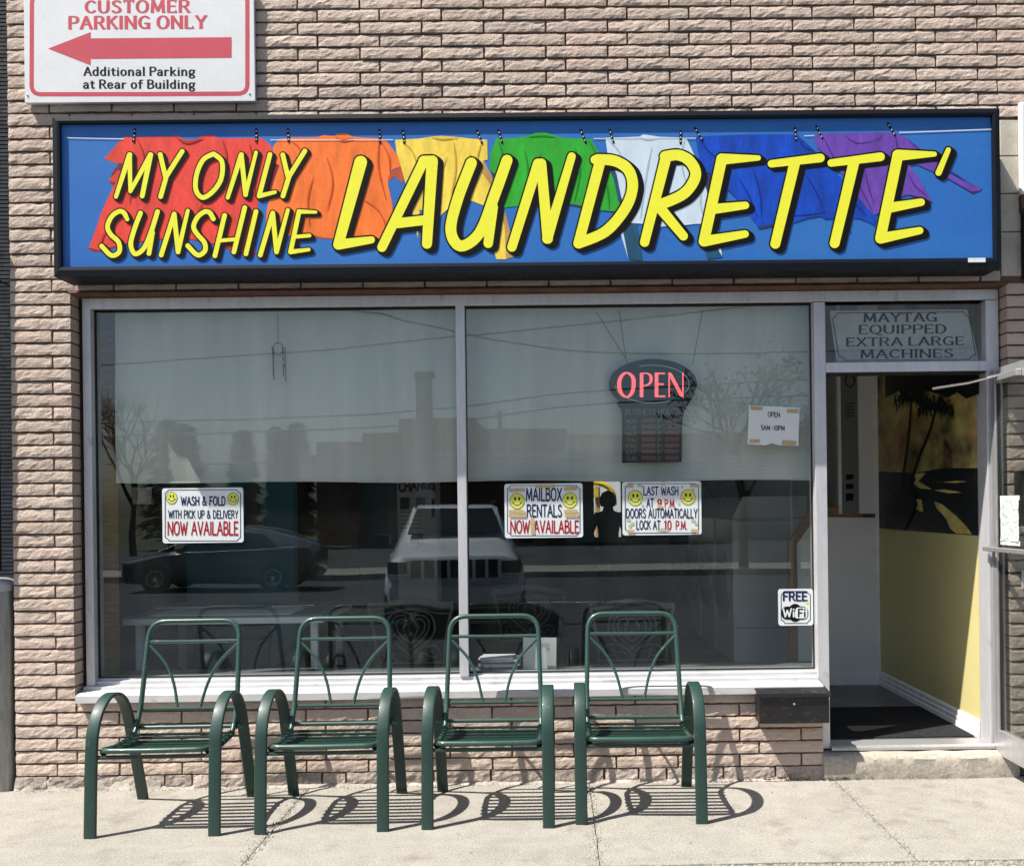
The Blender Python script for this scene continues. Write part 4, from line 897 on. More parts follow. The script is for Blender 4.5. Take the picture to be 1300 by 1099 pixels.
# outline: oval with a board hanging under it
side = [(q.x, q.y) for q in catmull([(884,497,0),(874,513,0),(868,525,0),(866,540,0)], 5)]
outl = [(790,587),(790,530),(789,520),(783,511)] + [(x, y) for x, y in [(829+56*math.cos(t), 487-31.5*math.sin(t)) for t in [PI+.75-i*(PI+1.15)/36 for i in range(37)]]] + side[1:] + [(865.5,586)]
mk('board', MB().prism([P(x, y, YO) for x, y in outl], YO, YO+.03), m_blackm, o)
p = Pen(YO-.002)
def arc(a0, a1, R1=47, R2=24): return [(828+R1*math.cos(math.radians(a)), 487.5-R2*math.sin(math.radians(a))) for a in range(a0, a1, 6 if a1 > a0 else -6)]
p.path(arc(110, -30), .75, n=6); p.path(arc(185, 300), .75, n=6); p.done('light_ring', m_ring, o)
p = Pen(YO-.003)
p.path([(q.x, q.y) for q in catmull([(795.5,473,0),(803,478,0),(804.5,488,0),(802,499,0),(795.5,504,0),(788.5,499,0),(786,488,0),(788.5,478,0)], 5, True)]+[(795.5,473)], (2.6,1.0), n=10)
p.path([(814.5,503.5),(814.5,474)], (2.3,.7)); p.path([(q.x, q.y) for q in catmull([(814,474,0),(821,473.8,0),(826,477,0),(826,485,0),(821,489,0),(815,489,0)], 4)], (1.9,.8))
p.path([(833.5,503.5),(833.5,473.5)], (2.3,.7)); 
for y_, e_ in ((474,843.5),(487.5,842),(503,844)): p.path([(833,y_),(e_,y_)], (.9,1.1))
p.path([(849.5,503.5),(849.5,473.5)], (.9,.7)); p.path([(850.5,474),(865.5,502.5)], (2.5,.9)); p.path([(867,503.5),(867,473.5)], (.9,.7))
p.done('glowing_letters', m_led, o)
p = Pen(YO-.002); p.text('BUSINESS HOURS', 794, 863, 526, 519, .15)
for i, d in enumerate(('MON','TUE','WED','THU','FRI','SAT','SUN')):
    y = 534.5+i*7.9; p.text(d, 795, 808, y+2.6, y-2.4, .16); p.text('P', 835, 839, y+2.6, y-2.4, .16)
p.done('lettering', m_dimtxt, o)
for i in range(7):
    y = 531+i*7.9
    for a, b in ((814.5, 832), (844.5, 862)): mk('hours_bar', MB().prism([P(x, yy, YO-.004) for x, yy in ((a,y),(b,y),(b,y+5),(a,y+5))], YO-.004, YO+.001), m_ledoff, o)
for a, b in (((757,396),(800,464)), ((786,394),(796,466)), ((892,394),(879,464))):
    (xa, za_), (xb, zb_) = P(*a, YO+.01), P(*b, YO+.01); mk('hanging_wire', MB().tube([(xa, YO+.012, za_), (xb, YO+.012, zb_)], .0016, 5), m_blackm, o)

# ---- curtain and things behind the glass
YCu = .215
vs = []; fs = []; nx, nz = 300, 40
cu0, cu1 = PX(147, 500, YCu), PX(1029, 500, YCu); ct = PZ(500, 386, YCu)
for j in range(nz+1):
    for i in range(nx+1):
        u = i/nx; x = cu0+(cu1-cu0)*u; zb = PZ(147+u*882, 613-3.5*u + 1.0*math.sin(u*19), YCu)
        t = j/nz; z = zb+(ct-zb)*t
        y = YCu + .007*math.sin(x*13+.8*math.sin(x*3)) + .006*math.sin(x*31+2) + .010*noise.noise(Vector((x*2.5, z*.9, 4))) + .02*noise.noise(Vector((x*1.1, z*1.5, 9)))*(1-t)
        dm = abs(x - PX(586, 500, YCu)); y += .015*math.exp(-(dm/.03)**2)
        vs.append((x, y, z))
for j in range(nz):
    for i in range(nx): fs.append((j*(nx+1)+i, j*(nx+1)+i+1, (j+1)*(nx+1)+i+1, (j+1)*(nx+1)+i))
o = mk('curtain', MB().add(vs, fs), m_curt, smooth=True); tag(o, 'pale green sheer half curtain hanging behind both panes', 'curtain')
mk('hem', MB().tube([(vs[i][0], vs[i][1], vs[i][2]+.004) for i in range(0, nx+1, 4)], .004, 6), m_curt, o, smooth=True)
# wind chime
o = root('wind_chime', 'small dark wind chime hanging before the curtain in the left pane', 'wind chime')
cx_, cz_ = P(353, 436, .16)
mk('cord', MB().tube([(cx_, .16, PZ(353,398,.16)), (cx_, .16, cz_)], .0015, 5), m_blackm, o)
mk('ring', MB().tube([(cx_+.028*math.cos(t), .16, cz_-.03+.035*math.sin(t)) for t in [2*PI*i/16 for i in range(16)]], .0025, 6, True), m_bronze, o)
for dx, l in ((-.032,.155), (-.024,.18), (-.030,.12), (.03,.16), (.036,.19), (.026,.11)):
    mk('chime_tube', MB().tube([(cx_+dx, .16+rnd.uniform(-.01,.01), cz_-.02), (cx_+dx+rnd.uniform(-.003,.008), .16, cz_-.02-l)], .0032, 6), m_bronze, o)
for dx, dz in ((-.03,-.11), (.032,-.105)): mk('bead', MB().lathe([(.0004,-.005),(.005,0),(.0004,.005)], (cx_+dx, .15, cz_+dz), 8), m_white, o)
# papers and magazines on the ledge
zl_ = z_gb-.012
def place(mb, name, mat, loc, rz, parent=None):
    q = mk(name, mb, mat, parent); q.location = loc; q.rotation_euler.z = rz; return q
o = root('magazine_pile', 'pile of magazines on the window ledge beside the mullion', 'magazines')
z = zl_
for i in range(11):
    t_ = rnd.choice((.004, .006, .009)); a, b = rnd.uniform(.09,.115), .07
    place(MB().box(-a, a, -b, b, 0, t_-.001), 'magazine', (m_paper, m_greyp, m_oldwhite, m_dark)[rnd.choice((0,0,1,2,2,3))], (PX(634,850,.26)+rnd.uniform(-.012,.012), .265+rnd.uniform(-.01,.01), z), rnd.uniform(-.15,.15), o); z += t_
o = mk('leaning_sheet', MB().prism([P(x, y, .25) for x, y in ((664,809),(706.5,809),(706,849),(664,849))], .25, .252), m_paper); tag(o, 'white printed sheet standing on ledge right of the magazines', 'notice')
p = Pen(.2485); 
for k_ in range(4): p.path([(680+k_*2, 817+k_*2.6), (698, 817+k_*2.6)], .3, n=5)
p.done('print_lines', m_greyp, o)
o = mk('folded_card', MB().prism([P(x, y, .22) for x, y in ((680,822),(693,822),(695,849),(687,849),(684.5,843),(682,849),(679,849))], .22, .222), m_paper); tag(o, 'small folded white card in front of the standing sheet', 'card')

# ---- steel mailbox under the window's right end
YM = -.115
mx0, mx1 = PX(964, 900, YM), PX(1053, 900, YM); mz0, mz1 = PZ(1008, 918, YM), PZ(1008, 881, YM)
o = root('mailbox', 'scuffed black steel mailbox mounted on the brick below the window', 'mailbox')
mk('box', MB().box(mx0, mx1, YM, -.016, mz0, mz1), m_mbox, o, bevel=.004)
mk('lid', MB().profx([(-.016, mz1+.022), (YM-.008, mz1+.006), (YM-.013, mz1-.012), (YM-.008, mz1-.012), (YM-.004, mz1+.002), (-.016, mz1+.016)], mx0-.006, mx1+.006), m_mbox, o)
mk('lock', MB().lathe([(.0005,-.004),(.006,-.004),(.008,0)], (PX(1008,893,YM), YM-.001, PZ(1008,893,YM)), 12, 'y'), m_chrome, o)

# ================================================================== the four patio chairs
def arm_path(): return [(v.x, v.y, v.z) for v in catmull([(0,0,0),(0,.012,.22),(0,.025,.40),(0,.042,.475),(0,.085,.545),(0,.15,.589),(0,.22,.601),(0,.29,.583),(0,.35,.535),(0,.395,.46),(0,.432,.36),(0,.495,.18),(0,.555,.0)], 4)]
def band(w_, t_, k=3):
    h, q = w_/2, t_/2; r = q*.8; out = []
    for cx, cy, a in ((h-r, q-r, 0), (-h+r, q-r, 90), (-h+r, -q+r, 180), (h-r, -q+r, 270)):
        for i in range(k+1): t = math.radians(a+90*i/k); out.append((cx+r*math.cos(t), cy+r*math.sin(t)))
    return out
def patio_chair(name, label, cat, group, mt=m_green, mtt=m_greent, ms=m_slat, zs=1.0):
    r = root(name, label, cat, group=group); hw, sw = .277, .238
    for s in (-1, 1):
        pts = [(s*hw, y, z*zs) for _, y, z in arm_path()]
        mk('arm_and_legs', MB().sweep(pts, band(.056, .017), up=(1,0,0)), mt, r, smooth=True)
    yb = lambda z: .43 + (z-.40)*.23
    loop = roundpath([(-sw, .40, .405), (-sw, .36, .362), (-sw, .2, .362), (-sw, .02, .385), (0, .012, .385), (sw, .02, .385), (sw, .2, .362), (sw, .36, .362), (sw, .40, .405)], .05, 5)
    z_ = lambda pts: [(p[0], p[1], p[2]*zs) for p in pts]
    mk('seat_frame', MB().tube(z_(loop), .0125, 10), mtt, r, smooth=True)
    mk('front_stretcher', MB().box(-hw, hw, .02, .045, .345*zs, .36*zs), mt, r, bevel=.003)
    bk = roundpath([(-sw, .40, .405), (-sw, yb(.5), .5), (-sw+.012, yb(.905), .905), (sw-.012, yb(.905), .905), (sw, yb(.5), .5), (sw, .40, .405)], .085, 7)
    bf = mk('back_frame', MB().tube(z_(bk), .0125, 10), mtt, r, smooth=True)
    mk('back_rail', MB().tube(z_([(-sw+.006, yb(.805), .805), (0, yb(.8)+.004, .803), (sw-.006, yb(.805), .805)]), .0085, 8), mtt, bf, smooth=True)
    mk('back_rail', MB().tube(z_([(-sw, yb(.48), .48), (sw, yb(.48), .48)]), .0085, 8), mtt, bf, smooth=True)
    for s in (-1, 1):
        c = catmull([(s*.222, yb(.79), .79), (s*.135, yb(.71), .70), (s*.085, yb(.61), .60), (s*.055, yb(.48), .482)], 5)
        mk('back_strut', MB().tube(z_(c), .0075, 8), mtt, bf, smooth=True)
    mk('rear_crossbar', MB().tube(z_([(-hw-.01, .418, .395), (hw+.01, .418, .395)]), .011, 10), mtt, r, smooth=True)
    for s in (-1, 1): mk('bar_cap', MB().lathe([(.0005,-.02),(.014,-.02),(.015,-.012),(.015,.012),(.0005,.016)], (s*(hw-.03), .418, .395*zs), 12, 'x'), mtt, r, smooth=True)
    for i in range(7):
        y = .06+.049*i; zc = .372 - .012*math.sin(i/6*PI)
        mk('seat_slat', MB().box(-sw+.004, sw-.004, y-.012, y+.012, zc*zs, zc*zs+.008), ms, r)
    for s in (-1, 1):
        mb = MB()
        for i in range(7):
            y = .06+.049*i; zc = (.372 - .012*math.sin(i/6*PI))*zs
            mb.lathe([(.0005,-.011),(.017,-.011),(.017,.011),(.0005,.011)], (s*(sw-.002), y, zc), 10, 'y')
        mk('slat_clips', mb, ms, r)
    return r
gp = 'green steel patio chairs in a row outside the window'
labs = ['leftmost green patio chair, nearest the bollard on the sidewalk', 'second green patio chair from the bollard, below the left pane',
        'third green patio chair, in front of the window mullion', 'rightmost green patio chair of the row, nearest the mailbox']
first = patio_chair('patio_chair', labs[0], 'chair', gp)
chairs = [first]
for i, (ax, bx_, y, rz) in enumerate(((112.5, 269.5, 1064, .02), (332, 482, 1058.5, .01), (544.5, 694.5, 1053.5, -.006), (742.5, 888, 1047.5, -.02))):
    gx0, gy0 = G(ax, y+.9); gx1, gy1 = G(bx_, y-.9)
    c = first if i == 0 else copy_tree(first)
    if i: c['label'] = labs[i]
    c.location = ((gx0+gx1)/2, (gy0+gy1)/2+.02, .001); c.rotation_euler.z = rz
o = mk('dry_leaves', MB(), m_leaf)
mb = MB()
for i in range(150):
    gx, gy = G(rnd.gauss(995, 38), 984 + rnd.gauss(0, 3.0)) if i < 120 else G(rnd.uniform(850, 1250), rnd.uniform(985, 1075))
    gy = min(gy, -.035); s = rnd.uniform(.006, .016) if i < 120 else rnd.uniform(.003, .007); a = rnd.random()*6
    c_, s_ = math.cos(a), math.sin(a); z = rnd.uniform(.003, .018) if i < 120 else .004
    mb.add([(gx+s*c_, gy+s*s_, z+rnd.uniform(-.002,.008)), (gx-s*s_*.5, gy+s*c_*.5, z+.004), (gx-s*c_, gy-s*s_, z), (gx+s*s_*.5, gy-s*c_*.5, z+rnd.uniform(0,.006))], [(0,1,2,3)])
bpy.data.objects.remove(o)
o = mk('dry_leaves', mb, m_leaf); tag(o, 'brown leaf litter gathered at the foot of wall below the mailbox', None, kind='stuff')
# ================================================================== inside the laundry
YPT = 1.72
o = root('partition', 'white half wall partition inside the entrance with wooden cap', 'partition')
pp = [P(1012, 690, YPT), P(1036, 656, YPT), (XI1-.002, P(1122, 657, YPT)[1])]
mk('panel', MB().prism([(pp[0][0], FZ), pp[0], pp[1], pp[2], (XI1-.002, FZ)], YPT, YPT+.08), m_wallw, o)
mk('wood_cap', MB().sweep([(pp[0][0], YPT+.03, FZ), (pp[0][0], YPT+.03, pp[0][1]), (pp[1][0], YPT+.03, pp[1][1]+.01), (PX(1094, 657, YPT), YPT+.03, pp[1][1]+.012)], [(.012,-.06),(.012,.06),(-.012,.06),(-.012,-.06)], up=(0,1,0)), m_wood, o)
cxa = PX(1090, 560, YPT)
mk('column', MB().box(cxa, XI1-.002, YPT, YPT+.3, pp[1][1]+.02, CZ), m_wallw, o)
mk('column_trim', MB().box(XI1-.03, XI1-.004, YPT-.012, YPT-.001, FZ, CZ), m_oldwhite, o)
mk('baseboard', MB().box(pp[0][0]+.02, XI1-.03, YPT-.012, YPT-.001, FZ, FZ+.085), m_oldwhite, o)
mk('post', MB().box(PX(1064, 560, YPT), PX(1068, 560, YPT), YPT, YPT+.05, pp[1][1]+.02, CZ), m_oldwhite, o)
o = mk('strip_poster', MB().box(PX(1068.5, 560, YPT), PX(1089, 560, YPT), YPT+.01, YPT+.014, pp[1][1]+.025, PZ(1080, 470, YPT)), m_greyp); tag(o, 'narrow grey poster beside the white column seen through the doorway', 'poster')
p = Pen(YPT+.008)
for y, h_ in ((602,9),(614,9),(626,12)): p.poly([(1074,y),(1084,y),(1083,y+h_-3),(1074,y+h_-2)])
for y in range(512, 532, 4): p.path([(1074,y),(1084,y)], .6, n=5)
p.path([(x+1079, y+484) for x, y in ((0,-8),(6,-4),(5,4),(0,8),(-5,4),(-6,-4),(0,-8))], .7, n=5); p.done('print', m_ink, o)

w_ = root('entry_wall_finish', 'yellow wainscot and white baseboard on the right entry wall', 'wainscot')
zy = 1.277
mk('wainscot', MB().box(XI1-.006, XI1-.001, .19, YPT-.014, FZ, zy), m_wally, w_)
bbp = [(XI1-.007, FZ), (XI1-.022, FZ), (XI1-.022, FZ+.03), (XI1-.018, FZ+.035), (XI1-.020, FZ+.06), (XI1-.016, FZ+.065), (XI1-.018, FZ+.09), (XI1-.012, FZ+.1), (XI1-.007, FZ+.1)]
mb = MB(); n_ = len(bbp); mb.add([(x, .185, z) for x, z in bbp]+[(x, YPT-.014, z) for x, z in bbp], [tuple(range(n_)), tuple(range(2*n_-1, n_-1, -1))]+[(i, n_+i, n_+(i+1)%n_, (i+1)%n_) for i in range(n_)])
mk('baseboard', mb, m_oldwhite, w_)
# mural of palms at sunset on the same wall
m_mur = M('mural_sky', (.66,.55,.17), .5, noise_=(3,.2))
mixin(m_mur, (.42,.13,.12), 2.2, .42, .72, (1,1.2,1.6), det=3); mixin(m_mur, (.012,.010,.012), 2.0, .42, .68, (1,1,1.3), det=3)
m_sea = M('mural_sea', (.012,.016,.018), .45); mixin(m_sea, (.16,.15,.10), 7, .60, .75, (1,1,3))
m_glint = M('mural_glint', (.62,.52,.16), .5, noise_=(9,.3)); m_palm = M('mural_palm', (.006,.008,.007), .5)
mu = root('palm_mural', 'painted tropical sunset mural with two palms on entry wall', 'mural')
def QX(px, py, X):
    d = ray(px, py); t = X/d[0]; return (-D+d[1]*t, H+d[2]*t)
XM = XI1-.002
def mflat(polys, k):
    mb = MB(); X = XM-.0008*k
    for i, q in enumerate(polys):
        pts = [QX(a, b, X) for a, b in q]; a_ = sum(p_[0]*r_[1]-r_[0]*p_[1] for p_, r_ in zip(pts, pts[1:]+pts[:1]))
        if a_ > 0: pts = pts[::-1]
        mb.add([(X-.00003*i, p_[0], p_[1]) for p_ in pts], [tuple(range(len(pts)))])
    return mb
mk('mural_sky', MB().add([(XM-.0004, .19, zy+.001), (XM-.0004, .19, CZ), (XM-.0004, YPT, CZ), (XM-.0004, YPT, zy+.001)], [(0,3,2,1)]), m_mur, mu)
mk('mural_sea', mflat([[(1114,598),(1160,600),(1200,594),(1244,594),(1246,680),(1114,670)]], 1), m_sea, mu)
mk('mural_glint', mflat([[(1158,601),(1176,600),(1170,606),(1166,611),(1175,616),(1183,621),(1168,620),(1160,614),(1163,608)], [(1186,636),(1196,640),(1206,648),(1216,657),(1226,667),(1234,678),(1214,677),(1206,670),(1202,660),(1196,652),(1189,645)], [(1196,612),(1214,610),(1228,611),(1212,613)], [(1186,622),(1200,621),(1222,625),(1204,626)], [(1158,632),(1170,634),(1172,650),(1160,645)]], 2), m_glint, mu)
pal = []
def trunk(pts, w0, w1):
    q = catmull([(*p_, 0) for p_ in pts], 5); n_ = len(q)
    for i in range(n_-1):
        a, b = q[i], q[i+1]; wa = w0+(w1-w0)*i/n_; pal.append([(a.x-wa, a.y), (a.x+wa, a.y), (b.x+wa, b.y), (b.x-wa, b.y)])
trunk([(1157,508),(1155,540),(1151,575),(1147,602),(1146,630)], 1.4, 2.2); trunk([(1188,520),(1180,548),(1167,580),(1158,610),(1156,625)], 1.5, 2.4)
for (cx, cy, L_) in ((1157,508,34), (1188,520,36)):
    for a in range(-200, 30, 20):
        t = math.radians(a+rnd.uniform(-8,8)); ex, ey = cx+L_*.72*math.cos(t), cy-L_*.5*math.sin(-t)*1.0 
        mid = ((cx+ex)/2, (cy+ey)/2-7); tip = (ex, ey+rnd.uniform(6,16))
        pal.append([(cx, cy-1.2), (mid[0], mid[1]-1.5), tip, (mid[0], mid[1]+4), (cx, cy+1.5)])
        for s in range(4):
            f = .3+.18*s; x, y = cx+(ex-cx)*f, cy+(ey-cy)*f-3; pal.append([(x-1.2, y), (x+1.8, y), (x+1+rnd.uniform(-3,3), y+rnd.uniform(9,17))])
pal.append([(1124.5,476),(1244,476),(1244,500),(1228,506),(1216,498),(1204,505),(1180,496),(1165,500),(1146,494),(1124.5,505)])
pal.append([(1124.5,640),(1140,620),(1150,618),(1160,622),(1166,640),(1150,672),(1124.5,670)])
mk('mural_palms', mflat(pal, 3), m_palm, mu)

o = mk('door_mat', MB().box(x_r2+.01, XI1-.03, .205, .96, FZ+.0005, FZ+.009), m_carpet, bevel=.003); tag(o, 'dark grey ribbed entrance mat just inside the open doorway', 'mat')
# old sign leaning in the transom
YT = .15
o = root('transom_sign', 'grey board with serif lettering about extra large machines above the door', 'sign')
q = [P(x, y, YT) for x, y in ((1053,394.5),(1228,393),(1243,457.5),(1062,459))]
mk('board', MB().prism(q, YT, YT+.006), m_oldwhite, o)
p = Pen(YT-.001)
bd = [(1062,397.5),(1223,396),(1227,400.5),(1230,402),(1238.5,450),(1234,451.5),(1231,456),(1073,457.5),(1070,453.5),(1065,452),(1057,404.5),(1060.5,402),(1062,397.5)]
p.path(bd, .55, n=6)
for t, a, b, yb, yt, sl_ in (('MAYTAG',1097,1188.5,408.8,398,-.012),('EQUIPPED',1091,1201,423.6,413,-.008),('EXTRA LARGE',1075,1223,439.4,429,-.012),('MACHINES',1093,1209.5,454.6,444.5,-.01)): p.text(t, a, b, yb, yt, .24, .11, .2, sl_, thin=.10, space=.3)
p.done('lettering', m_serifk, o)

# washers along the right wall
def washer(label, x, y):
    r = root('washing_machine', label, 'washing machine', (x, y, FZ), group='white front-loading washers along the right inside wall')
    w2, h_, dpt = .62, 1.38, .76
    mk('cabinet', MB().box(0, w2, 0, dpt, 0, h_-.18), m_washer, r, bevel=.012)
    mk('control_panel', MB().add([(0,0,h_-.178),(w2,0,h_-.178),(w2,0,h_),(.09,0,h_),(0,dpt,h_-.178),(w2,dpt,h_-.178),(w2,dpt,h_),(.09,dpt,h_)], [(0,1,2,3),(7,6,5,4),(0,3,7,4),(3,2,6,7),(1,5,6,2)]), m_washer, r)
    d = mk('door', MB().lathe([(.0005,-.06),(.19,-.05),(.22,-.03),(.27,-.03),(.29,-.001)], (0, dpt/2, .62), 28, 'x'), m_galv, r, smooth=True)
    mk('door_glass', MB().lathe([(.0005,-.066),(.185,-.055)], (0, dpt/2, .62), 28, 'x'), m_gasket, d, smooth=True)
    mk('seam', MB().box(.02, w2-.02, -.002, .0, .30, .304).box(.02, .5, -.002, 0, h_-.20, h_-.196), m_dark, r)
    return r
wxx = PX(930, 700, 2.6)
for i, lb in enumerate(('nearest white washer, its side facing the right pane', 'second white washer behind the nearest one', 'farthest white washer in the row along the wall')):
    washer(lb, wxx, 2.6+i*.84)
# dryer bank far right
o = root('dryer', 'tall dark dryer unit at the back beside the rear window', 'dryer', (PX(830, 640, 7.4), 7.3, FZ))
mk('cabinet', MB().box(0, 1.1, 0, .65, 0, 1.9), m_brownp, o)
for z in (.5, 1.35): mk('door', MB().lathe([(.0005,-.03),(.22,-.03),(.27,-.001)], (.5, 0, z), 24, 'y'), m_galv, o, smooth=True)
# change machine
YCm = 3.6
o = root('change_machine', 'pale upright change machine inside, left of the mullion', 'change machine')
a, b = P(505, 740, YCm), P(553, 606, YCm)
mk('cabinet', MB().box(a[0], b[0], YCm, YCm+.35, a[1]-.2, b[1]), m_oldwhite, o, bevel=.01)
p = Pen(YCm-.002); p.text('CHANGE', 507, 551, 624, 612, .26, slope=-.10); p.done('lettering', m_ink, o)
for x0_, y0_, x1_, y1_ in ((508,631,520,646),(528,631,540,645),(548,633,552,656),(520,677,537,691),(549,614,552.5,623)): mk('slot_panel', MB().prism([P(x0_,y0_,YCm-.01), P(x1_,y0_,YCm-.01), P(x1_,y1_,YCm-.01), P(x0_,y1_,YCm-.01)], YCm-.01, YCm-.001), m_pnavy, o)
p = Pen(YCm-.003)
for y in range(650, 674, 5): p.path([(508, y), (535, y)], .4, n=5)
p.done('print_lines', m_greyp, o)
def board(name, label, cat, q, Y, mat, t=.02):
    a, b = P(q[0], q[3], Y), P(q[2], q[1], Y); o = mk(name, MB().box(a[0], b[0], Y, Y+t, a[1], b[1]), mat); return tag(o, label, cat)
board('notice_board', 'tall dark brown board on the wall behind the left pane', 'notice board', (372,560,455,746), 4.6, m_brownp)
board('teal_partition', 'teal panel between the brown board and the change machine', 'panel', (455,560,504,800), 4.9, m_teal)
board('dark_cabinet', 'dark cabinet behind the wash and fold plaque', 'cabinet', (166,600,206,690), 1.0, m_dark, .2)
o = board('wall_notice', 'torn white notice inside, left of wash and fold plaque', 'notice', (168,618,192,640), .98, m_oldwhite, .004)
board('wall_poster', 'grey paper with black marks right of wash and fold plaque', 'poster', (312,614,330,670), 2.28, m_greyp, .004)
board('machine_front', 'grey metal panel standing deep inside below the last wash plaque', 'panel', (793,684,850,800), 5.6, m_greyp, .4)
o = mk('wood_post', MB().box(PX(127,600,.3), PX(143,600,.3), .3, .36, FZ, CZ-.01), m_wood); tag(o, 'vertical yellowish wooden post just inside the window at left', 'post')

# white table
YTb = .55; tz = .845
ta, tb = PX(155, 785, YTb), PX(410, 785, YTb)
o = root('white_table', 'long white folding table inside behind the two left chairs', 'table')
mk('tabletop', MB().box(ta, tb, YTb, YTb+.8, tz-.012, tz), m_greyp, o, bevel=.003); mk('apron', MB().box(ta+.002, tb-.002, YTb+.002, YTb+.79, tz-.048, tz-.0125), m_white, o)
for x in (ta+.05, tb-.09):
    for y in (YTb+.06, YTb+.68): mk('leg', MB().box(x, x+.04, y, y+.04, FZ, tz-.045), m_oldwhite, o)
o = mk('paper_sheet', MB().box(ta+.15, tb-.2, YTb+.02, YTb+.42, tz+.001, tz+.006), m_paper); tag(o, 'wide white sheet lying flat on the white table', 'paper')
# dark chairs inside
def inner_chair(label, px, Y, zs, rz):
    c = patio_chair('metal_chair', label, 'chair', None, m_blackm, m_blackm, m_blackm, zs)
    c.location = (PX(px, 800, Y), Y-.45, FZ); c.rotation_euler.z = rz; return c
inner_chair('black metal chair inside under the white table', 296, .85, .63, .05)
inner_chair('black round-topped chair inside between table and ornate chair', 425, 1.0, .78, -.3)
def ornate(label, px, top, Y, mat, rz=0, group='ornate cast metal chairs facing the window inside'):
    ht = PZ(px, top, Y)-FZ
    r = root('ornate_chair', label, 'chair', (PX(px, top, Y), Y, FZ), rz, group)
    k = ht-.36; w2 = .255
    zz_ = lambda t: .36+k*t
    def sweep(pts, r_, n=6): return [(v.x, v.y*.12, zz_(v.z)) for v in catmull(pts, n)]
    for s in (-1, 1):
        mk('back_post', MB().tube([(v.x, 0, zz_(v.z)) for v in catmull([(s*.20,0,-.05),(s*.205,0,.25),(s*.225,0,.6),(s*w2,0,.93)], 5)], .011, 8), mat, r, smooth=True)
        mk('leg', MB().tube([(s*.2,0,.36),(s*.22,.03,0)], .014, 8), mat, r, smooth=True); mk('leg', MB().tube([(s*.22,-.42,.35),(s*.23,-.45,0)], .014, 8), mat, r, smooth=True)
    crest = [(v.x, 0, zz_(v.z)) for v in catmull([(-w2,0,.93),(-.18,0,.93),(-.09,0,.97),(0,0,1.0),(.09,0,.97),(.18,0,.93),(w2,0,.93)], 5)]
    cr = mk('crest_rail', MB().sweep(crest, [(.018,-.012),(.018,.012),(-.018,.012),(-.018,-.012)], up=(0,0,1)), mat, r, smooth=False)
    crest2 = [(x*.92, 0, z-.05) for x, y, z in crest]
    mk('lower_crest', MB().tube(crest2, .006, 6), mat, r, smooth=True)
    mk('back_rail', MB().tube([(-.2,0,zz_(.06)), (.2,0,zz_(.06))], .008, 8), mat, r, smooth=True)
    def scroll(pts, rr=.0055):
        for s in (-1, 1): mk('scroll', MB().tube([(s*v.x, 0, zz_(v.z)) for v in catmull([(a, 0, b) for a, b in pts], 5)], rr, 6), mat, r, smooth=True)
    scroll([(0,.80),(.06,.84),(.12,.78),(.145,.62),(.13,.46),(.08,.34),(.02,.22),(0,.10)], .008)
    scroll([(0,.36),(.05,.46),(.085,.58),(.075,.70),(.04,.72),(.025,.65),(.04,.60)])
    scroll([(.015,.38),(.03,.5),(.045,.6),(.02,.7),(0,.74)], .005)
    scroll([(.02,.3),(.07,.42),(.105,.55),(.11,.68),(.08,.77),(.03,.78)], .005)
    scroll([(.02,.2),(.08,.30),(.14,.32),(.17,.24),(.15,.15),(.11,.16),(.11,.22),(.13,.24)])
    scroll([(.01,.12),(.05,.2),(.09,.2),(.10,.12),(.07,.09)], .005)
    for zc_ in (.5, .25): mk('medallion', MB().lathe([(.0005,-.008),(.012,-.005),(.016,.003)], (0, 0, zz_(zc_)), 10, 'y'), mat, r, smooth=True)
    mk('seat', MB().box(-.23, .23, -.44, -.01, .345, .365), mat, r, bevel=.008)
    return r
ornate('bronze ornate cast chair back just left of the mullion', 521, 762, .62, m_bronze)
ornate('grey ornate cast chair back behind the rightmost green chair', 802, 763, .62, m_cast2)
ornate('dim ornate chair deeper inside right of the mullion', 672, 745, 1.5, m_bronze)

